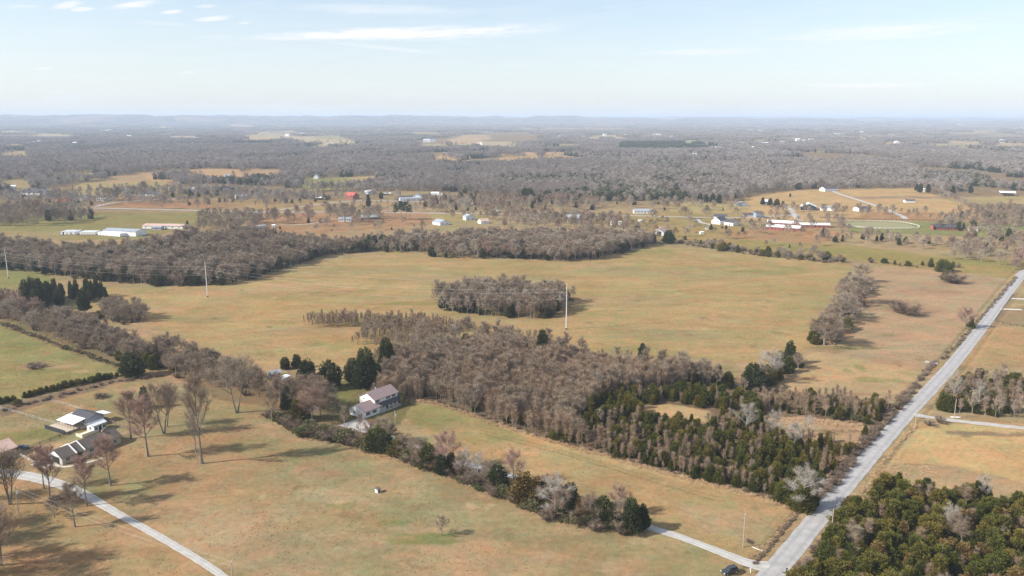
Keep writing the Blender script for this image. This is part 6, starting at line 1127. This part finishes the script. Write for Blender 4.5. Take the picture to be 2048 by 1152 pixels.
for i, (x, wm) in enumerate([(121, 'black'), (128.5, 'white'), (135.5, 'white'), (145, 'metal')]): unit(['black trailer at the left end of the storage row', 'first white trailer beside the black one', 'second white trailer beside the black one', 'grey sided box trailer right of the two white ones'][i], (x, 470), (x+5.2, 470), 14, 3.2, None, wm)
def blob_label(i, where): return 'tiny pale far house %s' % where
# distant roofs: small gabled houses, still real
FARH = [(203, 263, 9), (212, 263, 9), (220, 262, 9), (148, 287, 8), (66, 286, 8), (76, 285, 7), (55, 288, 7), (257, 273, 8), (372, 277, 12), (390, 277, 14), (574, 271, 10), (604, 269, 12), (676, 272, 9), (855, 281, 20), (865, 281, 14), (785, 281, 12), (1118, 274, 14), (1166, 275, 8), (1252, 271, 8), (1312, 271, 12), (1320, 271, 9), (1376, 271, 9), (1406, 263, 8), (1417, 262, 8), (1433, 268, 8), (1500, 262, 12), (1520, 263, 12), (1488, 287, 12), (1508, 296, 8), (1438, 297, 14), (1444, 297, 10), (1530, 287, 16), (1565, 285, 10), (1597, 279, 9), (1612, 282, 10), (1622, 281, 10), (1575, 270, 9), (1675, 269, 12), (1688, 269, 10), (1782, 270, 12), (1794, 284, 9), (1858, 254, 14), (1885, 254, 12), (1921, 252, 12), (1345, 275, 8), (1295, 276, 8), (2005, 282, 9), (1390, 311, 9), (1372, 303, 8), (660, 289, 9), (960, 288, 10), (478, 257, 10), (1725, 265, 8), (1210, 271, 8)]
for i, (x, y, w) in enumerate(FARH):
    p = P(x, y, 10); 
    z = hz1(p.x, p.y); s_ = p.length/FPX; wd = max(9., w*s_*.85); r = empty('far_house', (p.x, p.y, z), 0.1*(i % 5-2)); tag(r, 'tiny pale far house among the hazy woods', 'house', 'tiny pale houses in the hazy distance')
    mb = MB(); h = 9+2*(i % 3); gable_wall(mb, -wd/2, wd/2, 0, 14, h, h+3.5, 'x' if i % 2 else 'y'); mb.build('wall', M['white'], r); mb = MB(); gable_roof(mb, -wd/2, wd/2, 0, 14, h, h+3.5, .4, .3, 'x' if i % 2 else 'y'); mb.build('roof', M[['whiteroof', 'metal', 'greyroof'][i % 3]], r)

# ---------------------------------------------------------------- poles and wires
def wire_pts(a, b, sag, n=24): return [a.lerp(b, i/n)-Vector((0, 0, 4*sag*(i/n)*(1-i/n))) for i in range(n+1)]
def mono(px, py, ty, lab, lean=0):
    p = P(px, py); h = HT(px, py, ty); r = empty('steel_power_pole', (p.x, p.y, 0), STEEL_A); tag(r, lab, 'power pole'); mb = MB(); mb.tube([(0, 0, -.5), (0, 0, h*.5), (0, 0, h)], [.34, .26, .15], 10); mb.build('shaft', M['steel'], r)
    mb = MB(); mb.tube([(0, 0, -.1), (0, 0, .9)], [.45, .4], 10); mb.build('foundation', M['black'], r)
    for k, zz in ((1, h-3.2), (-1, h-4.7), (1, h-9.0)): mb = MB(); mb.tube([(0, 0, zz), (0, .95*k, zz+.25)], [.09, .06], 5); mb.tube([(0, .95*k, zz+.25), (0, 1.0*k, zz-.25)], [.10, .10], 5); mb.build('insulator_arm', M['steel'], r)
    return p, h
q0, q1 = P(415.5, 594), P(1132.5, 659); STEEL_A = math.atan2(q1.y-q0.y, q1.x-q0.x)
SP = [mono(17, 557, 498, 'steel power pole at the far left in front of the long wood'), mono(415.5, 594, 523, 'steel power pole standing before the long dark wood'), mono(1132.5, 659, 566.5, 'tall steel power pole right of the field grove')]
def line_between(A, hA, B, hB, off, drop, sag, lab, grp, rad=.024, name='power_wire'):
    d = (B-A).normalized(); nrm = Vector((-d.y, d.x)); a = Vector((A.x+nrm.x*off, A.y+nrm.y*off, hA-drop)); b = Vector((B.x+nrm.x*off, B.y+nrm.y*off, hB-drop)); mb = MB(); mb.tube(wire_pts(a, b, sag), [rad]*25, 4); tag(mb.build(name, M['wire'], None), lab, 'wire', grp)
for (pa, ha), (pb, hb_), pl, sg in ((SP[0], SP[1], 'left and middle steel poles', 3.2), (SP[1], SP[2], 'middle and right steel poles', 5.5)):
    for off, dr, nm in ((1, 3.4, 'upper front'), (-1, 4.9, 'upper rear'), (1, 9.2, 'lowest')): line_between(pa, ha, pb, hb_, off, dr, sg, nm+' conductor strung between the '+pl, None)
    line_between(pa, ha, pb, hb_, 0, .3, sg*.6, 'thin top wire strung between the '+pl, None, .02)
ext = SP[0][0]-(SP[1][0]-SP[0][0])
for off, dr in ((1, 3.4), (-1, 4.9), (1, 9.2)): line_between(Vector((ext.x, ext.y)), 24, SP[0][0], SP[0][1], off, dr, 3.5, 'conductor leaving the left steel pole toward the left edge', 'conductors left of the left steel pole')
def upole(px, py, ty, lab, xarm=False, tr=False):
    p = P(px, py); h = HT(px, py, ty); r = empty('utility_pole', (p.x, p.y, 0), R(30)); tag(r, lab, 'utility pole'); mb = MB(); mb.tube([(0, 0, -.5), (0, 0, h)], [.16, .11], 8); mb.build('pole', M['pole'], r); mb = MB(); mb.tube([(0, 0, h), (0, 0, h+.35)], [.07, .04], 6); mb.build('insulator', M['trim'], r)
    if xarm: mb = MB(); mb.box(-1.1, -.06, h-.6, 1.1, .06, h-.45); mb.build('crossarm', M['pole'], r)
    if tr: mb = MB(); mb.tube([(.3, 0, h-2.2), (.3, 0, h-1.3)], [.26, .26], 8); mb.build('transformer', M['metal'], r)
    return p, h
UP = [upole(38.5, 1033, 974, 'weathered utility pole with transformer below the gravel lane', tr=True), upole(466, 1165, 1124, 'utility pole top beside the gravel lane at the bottom edge'), upole(1486, 1094.6, 1029, 'pale utility pole in the grass near the driveway mouth'), upole(791, 862, 822, 'utility pole beside the farmhouse driveway', tr=True),
      upole(1664, 1056, 1020, 'thin utility pole on the right verge near the bottom'), upole(1830, 856, 822, 'thin utility pole at the side lane corner'), upole(1908, 838, 800, 'thin utility pole at the lane wood edge'), upole(1120, 445, 430, 'far utility pole beside the farm road')]
line_between(UP[0][0], UP[0][1], UP[1][0], UP[1][1], .3, .1, .9, 'upper wire running over the gravel lane to the bottom edge', None, .014, 'service_wire'); line_between(UP[0][0], UP[0][1], UP[1][0], UP[1][1], .3, 1.4, 1.1, 'lower wire running over the gravel lane to the bottom edge', None, .014, 'service_wire')
line_between(UP[0][0], UP[0][1], Vector((-146, 237)), 4, 0, .6, .5, 'service wire from the utility pole to the ranch house', None, .018, 'service_wire')

# ---------------------------------------------------------------- fences
def fence(lab, pts, h, rails, mat, gap=2.6, pr=.06, rr=.05, grp=None, name='fence'):
    p0 = P(*pts[0]); r = empty(name, (p0.x, p0.y, 0)); tag(r, lab, 'fence', grp); L = [P(*q)-p0 for q in pts]; rails_m = [MB() for _ in range(rails)]; posts = []
    for a, b in zip(L[:-1], L[1:]):
        n = max(1, int((b-a).length/gap)); d = (b-a).normalized(); nn = Vector((-d.y, d.x))
        for i in range(n): posts.append(a.lerp(b, i/n))
        for k in range(rails): z = h*(k+.8)/(rails+.2); rails_m[k].tube([(a.x, a.y, z), (b.x, b.y, z)], [rr, rr], 4)
    posts.append(L[-1]); me = None
    for q in posts:
        if me is None: mb = MB(); mb.box(-pr, -pr, -.3, pr, pr, h+.06); o = mb.build('post', mat, r, (q.x, q.y, 0)); me = o.data
        else: link('post', me, r, (q.x, q.y, 0))
    for k in range(rails): rails_m[k].build('rail', mat, r)
fence('dark board fence below the green yard behind the ranch house', [(36, 905), (80, 890), (120, 875), (160, 861)], 1.3, 3, M['darkwood'], 2.6, .08, .07)
fence('pale rail fence running from the salmon barn toward the parked cars', [(34, 909), (50, 917), (73, 929)], 1.1, 2, M['trim'], 2.4, .07, .06)
fence('weathered rail fence from the cottage to the reddish tree', [(190, 833), (215, 843), (240, 853), (280, 868)], 1.3, 3, M['wood'], 2.4, .08, .07); fence('short rail fence at the right end of the ranch house', [(240, 878), (262, 871), (280, 866)], 1.2, 3, M['wood'], 2.2, .07, .07)
fence('thin wire fence crossing the yard at the left edge', [(0, 818), (40, 828), (80, 840), (116, 851)], 1.2, 2, M['steel'], 3.5, .05, .025); fence('thin wire fence from the hay pile to the outbuilding', [(104, 803), (140, 813), (170, 824), (190, 832)], 1.2, 2, M['steel'], 3.5, .05, .025)
fence('dark wire fence on the right verge above the lane wood', [(2026, 590), (2008, 615), (1990, 642)], 1.2, 2, M['darkwood'], 3, .08, .04); fence('low dark fence bounding the yard right of the road', [(1990, 643), (2020, 650), (2100, 662)], 1.2, 2, M['darkwood'], 3, .08, .04)
fence('paddock fence behind the riding ring', [(1640, 436), (1760, 440), (1870, 441)], 1.5, 3, M['darkwood'], 6, .12, .10)
cpt = (P(1692, 450)+P(1828, 450))/2; r = empty('riding_ring', (cpt.x, cpt.y, 0)); tag(r, 'white railed oval riding ring on the green pasture', 'riding ring'); rx = (P(1828, 450).x-P(1692, 450).x)/2; ry = (P(1760, 443).y-P(1760, 458).y)/2; cy = (P(1760, 443).y+P(1760, 458).y)/2-cpt.y
def ov(t): c, s_ = math.cos(t), math.sin(t); return Vector((rx*math.copysign(abs(c)**.7, c), cy+ry*math.copysign(abs(s_)**.8, s_)))
for z in (.6, 1.3):
    mb = MB(); mb.tube([(*ov(2*math.pi*i/48), z) for i in range(49)], [.09]*49, 4, False); mb.build('rail', M['trim'], r)
me = None
for i in range(48):
    q = ov(2*math.pi*i/48)
    if me is None: mb = MB(); mb.box(-.12, -.12, -.3, .12, .12, 1.5); me = mb.build('post', M['trim'], r, (q.x, q.y, 0)).data
    else: link('post', me, r, (q.x, q.y, 0))
mb = MB(); mb.add([(*(ov(2*math.pi*i/48)*.9+Vector((0, cy*.1))), .06) for i in range(48)], [tuple(range(48))]); mb.build('sand', mat_plain('ring_sand', (.24, .22, .11), .9), r)
# ---------------------------------------------------------------- vehicles and small things
def car(lab, px, py, ang, body, kind='suv', s_=1.0):
    p = P(px, py); r = empty('parked_car', (p.x, p.y, 0.06), R(ang)); tag(r, lab, 'car'); L, Wc, H = 4.6, 1.85, 1.68 if kind == 'suv' else 1.42; h = Wc/2
    prof = [(-L/2, .35), (-L/2+.02, .95), (-L/2+.25, 1.05), (L/2-1.1, 1.02), (L/2-.1, .85), (L/2, .6), (L/2-.02, .35)] if kind == 'suv' else [(-L/2, .35), (-L/2, .8), (-L/2+.9, .93), (L/2-1.3, .92), (L/2-.1, .75), (L/2, .55), (L/2-.02, .35)]
    mb = MB(); n = len(prof); V = []; 
    for y, k in ((-h, .97), (-h+.12, 1.0), (h-.12, 1.0), (h, .97)): V += [(a*(k if abs(y) == h else 1), y, b*(k if b > .5 and abs(y) == h else 1)) for a, b in prof]
    F = []
    for j in range(3): F += [(j*n+i, (j+1)*n+i, (j+1)*n+(i+1) % n, j*n+(i+1) % n) for i in range(n)]
    F += [tuple(range(n))[::-1], tuple(range(3*n, 4*n))]; mb.add(V, F); mb.build('body', body, r)
    c0, c1, t0, t1 = (-L/2+.15, L/2-1.35, -L/2+.45, L/2-2.1) if kind == 'suv' else (-L/2+.6, L/2-1.3, -L/2+1.3, L/2-2.1); zb, zt = (1.03, H) if kind == 'suv' else (.92, H)
    mb = MB(); mb.add([(c0, -h+.1, zb), (c1, -h+.1, zb), (c1, h-.1, zb), (c0, h-.1, zb), (t0, -h+.28, zt-.06), (t1, -h+.28, zt-.06), (t1, h-.28, zt-.06), (t0, h-.28, zt-.06)], [(0, 3, 2, 1), (4, 5, 6, 7), (0, 1, 5, 4), (1, 2, 6, 5), (2, 3, 7, 6), (3, 0, 4, 7)]); mb.build('windows', M['glass'], r)
    mb = MB(); mb.box(t0-.05, -h+.24, zt-.06, t1+.05, h-.24, zt); mb.build('roof_panel', body, r)
    for sx_ in (-1, 1):
        for sy_ in (-1, 1):
            mb = MB(); mb.tube([(sx_*1.4, sy_*(h-.22), .33), (sx_*1.4, sy_*(h+.01), .33)], [.33, .33], 12); w = mb.build('wheel', M['black'], r); mb = MB(); mb.tube([(sx_*1.4, sy_*(h-.02), .33), (sx_*1.4, sy_*(h+.03), .33)], [.19, .19], 8); mb.build('rim', M['metal'], w)
        mb = MB(); mb.box(L/2-.08, sx_*.7-.2, .62, L/2-.01, sx_*.7+.2, .78); mb.build('headlight', M['trim'], r)
        mb = MB(); mb.box(-L/2-.02, sx_*.78-.1, .7, -L/2+.04, sx_*.78+.1, .98); mb.build('tail_light', M['redroof'], r)
cp = lambda nm, c: mat_plain(nm, c, .25, .03, 1, .3, .5)
car('dark green grey suv parked on the grass at the bottom near the driveway mouth', 1459, 1146, 205, cp('dark_paint', (.05, .065, .065)))
car('silver car parked beside the ranch garage', 83, 929, 30, cp('silver_paint', (.45, .46, .48)), 'sedan'); car('dark pickup like car right of the silver one', 96, 925, 35, cp('black_paint', (.04, .04, .045))); car('white car parked in front of the low sheds at the far left', 160, 407, 0, cp('white_paint', (.75, .75, .75)), 'sedan')
car('dark blue car under bare trees by the salmon barn', 44, 898, 20, cp('navy_paint', (.05, .07, .12)), 'sedan')
p = P(756, 984); r = empty('well_house', (p.x, p.y, 0), R(48)); tag(r, 'small white sided well house alone in the open foreground pasture', 'well house'); mb = MB(); mb.box(-.7, -.6, -.2, .7, .6, 1.15); mb.build('body', M['white'], r); mb = MB(); mb.add([(-.85, -.75, 1.15), (.85, -.75, 1.15), (.85, .75, 1.35), (-.85, .75, 1.35), (-.85, -.75, 1.25), (.85, -.75, 1.25), (.85, .75, 1.45), (-.85, .75, 1.45)], [(0, 3, 2, 1), (4, 5, 6, 7), (0, 1, 5, 4), (1, 2, 6, 5), (2, 3, 7, 6), (3, 0, 4, 7)]); mb.build('lid', M['brownroof'], r); mb = MB(); mb.box(-.35, -.66, .1, .35, -.6, .95); mb.build('hatch', M['darkwood'], r)
p = P(120, 996); r = empty('wood_pile', (p.x, p.y, 0), R(35)); tag(r, 'dark pile of split rails beside the slender tree at the lane', 'wood pile'); rng = random.Random(4)
for i in range(16): mb = MB(); y = (i % 6)*.5-1.2; z = .15+.28*(i//6); mb.tube([(-2.6+rng.uniform(-.4, .4), y, z), (2.6+rng.uniform(-.4, .4), y+rng.uniform(-.4, .4), z+rng.uniform(-.05, .2))], [.13, .11], 6); mb.build('rail', M['darkwood'], r)
def heap(lab, px, py, rx, n, seed, mat, name, cat, th=.07, ln=1.6, h=.9):
    p = P(px, py); r = empty(name, (p.x, p.y, 0)); tag(r, lab, cat); rng = random.Random(seed); mb = MB()
    for i in range(n):
        a = rng.uniform(0, 6.28); q = rng.random()**.5; c = Vector((math.cos(a)*rx*q, math.sin(a)*rx*.5*q, h*(1-q)*rng.random())); d = Vector((rng.uniform(-1, 1), rng.uniform(-1, 1), rng.uniform(-.2, .5))).normalized()*ln*rng.uniform(.4, 1); mb.tube([c-d*.5, c+d*.5], [th, th*.6], 4)
    o = mb.build('branches', mat, r); o['kind'] = 'stuff'
heap('low heap of cut branches on the grass above the outbuilding yard', 202, 797, 2.6, 90, 3, M['brush'], 'brush_pile', 'brush pile')
for (px, py, lab, ang) in [(1501, 1146, 'white mailbox on a post at the driveway mouth', 40), (1573, 1146, 'dark mailbox on a post on the right verge', 220)]:
    p = P(px, py); r = empty('mailbox', (p.x, p.y, 0), R(ang)); tag(r, lab, 'mailbox'); wm = M['trim'] if 'white' in lab else M['black']; mb = MB(); mb.box(-.06, -.06, -.2, .06, .06, 1.05); mb.build('post', wm, r); mb = MB(); mb.box(-.28, -.13, 1.05, .28, .13, 1.25); mb.tube([(-.28, 0, 1.25), (.28, 0, 1.25)], [.13, .13], 8); mb.build('box', wm, r); mb = MB(); mb.box(0, -.17, 1.2, .05, -.14, 1.42); mb.build('flag', M['redroof'], r)
p = P(1514, 1099); mb = MB(); mb.tube([(-1.1, 1.0, .25), (1.1, -1.0, .12)], [.07, .09], 6); mb.tube([(1.0, -.9, 0), (1.1, -1.0, .5)], [.08, .07], 6); tag(mb.build('fallen_post', M['trim'], None, (p.x, p.y, 0)), 'pale fallen post in the grass right of the utility pole', 'post')
p = P(1912, 836); mb = MB(); mb.tube([(-1.9, 0, .25), (1.9, .3, .25)], [.24, .24], 12); tag(mb.build('culvert_pipe', M['trim'], None, (p.x, p.y, 0), R(-12)), 'white culvert pipe lying beside the gravel side lane', 'pipe')
for px, py, lab, wd in ((2022, 619, 'pale concrete drive apron right of the road', 12), (2040, 598, 'second pale drive apron farther up the road', 10)):
    p = P(px, py); mb = MB(); mb.box(-wd/2, -1.6, .05, wd/2, 1.6, .12); tag(mb.build('drive_apron', M['concrete'], None, (p.x, p.y, 0), R(-8)), lab, kind='structure')
for i, (px, py, an) in enumerate([(1403, 468, 10), (1414, 459, 90), (1280, 444, 20)]):
    p = P(px, py); r = empty('field_shelter', (p.x, p.y, 0), R(an)); tag(r, ['white livestock shelter in the rough far pasture', 'cream livestock shelter above the white one', 'small white trough shed by the farm road'][i], 'shelter'); mb = MB(); mb.box(-1.8, -1.5, -.1, 1.8, 1.5, 2.0); mb.build('body', M['cream' if i == 1 else 'white'], r); mb = MB(); gable_roof(mb, -1.8, 1.8, -1.5, 1.5, 2.0, 2.7, .2, .1); mb.build('roof', M['whiteroof'], r)
def cow(lab, px, py, ang):
    p = P(px, py); r = empty('cow', (p.x, p.y, 0), R(ang)); tag(r, lab, 'cow'); me = bpy.data.meshes.new('body'); bm = bmesh.new(); sl = bm.verts.layers.skin.new()
    pts = [((-.9, 0, 1.15), .36), ((0, 0, 1.15), .42), ((.8, 0, 1.2), .34), ((1.2, 0, 1.15), .2), ((1.55, 0, .85), .15), ((1.8, 0, .6), .10)] + [((x, s_*.22, z), w) for x in (-.85, .75) for s_ in (-1, 1) for z, w in ((.75, .15), (.4, .09), (0.02, .08))]
    vs = []
    for co, w in pts: v = bm.verts.new(co); v[sl].radius = (w, w); vs.append(v)
    for i in range(5): bm.edges.new((vs[i], vs[i+1]))
    for j in range(4): b_ = 6+j*3; bm.edges.new((vs[0 if j < 2 else 2], vs[b_])); bm.edges.new((vs[b_], vs[b_+1])); bm.edges.new((vs[b_+1], vs[b_+2]))
    vs[1][sl].use_root = True; bm.to_mesh(me); bm.free(); me.materials.append(M['brick']); o = link('body', me, r); o.modifiers.new('s', 'SKIN'); o.modifiers.new('u', 'SUBSURF').levels = 1
cow('brown cow standing on the bare red paddock', 1539, 469, 10); cow('brown cow at the worn gateway near the white farm', 1430, 477, 130)
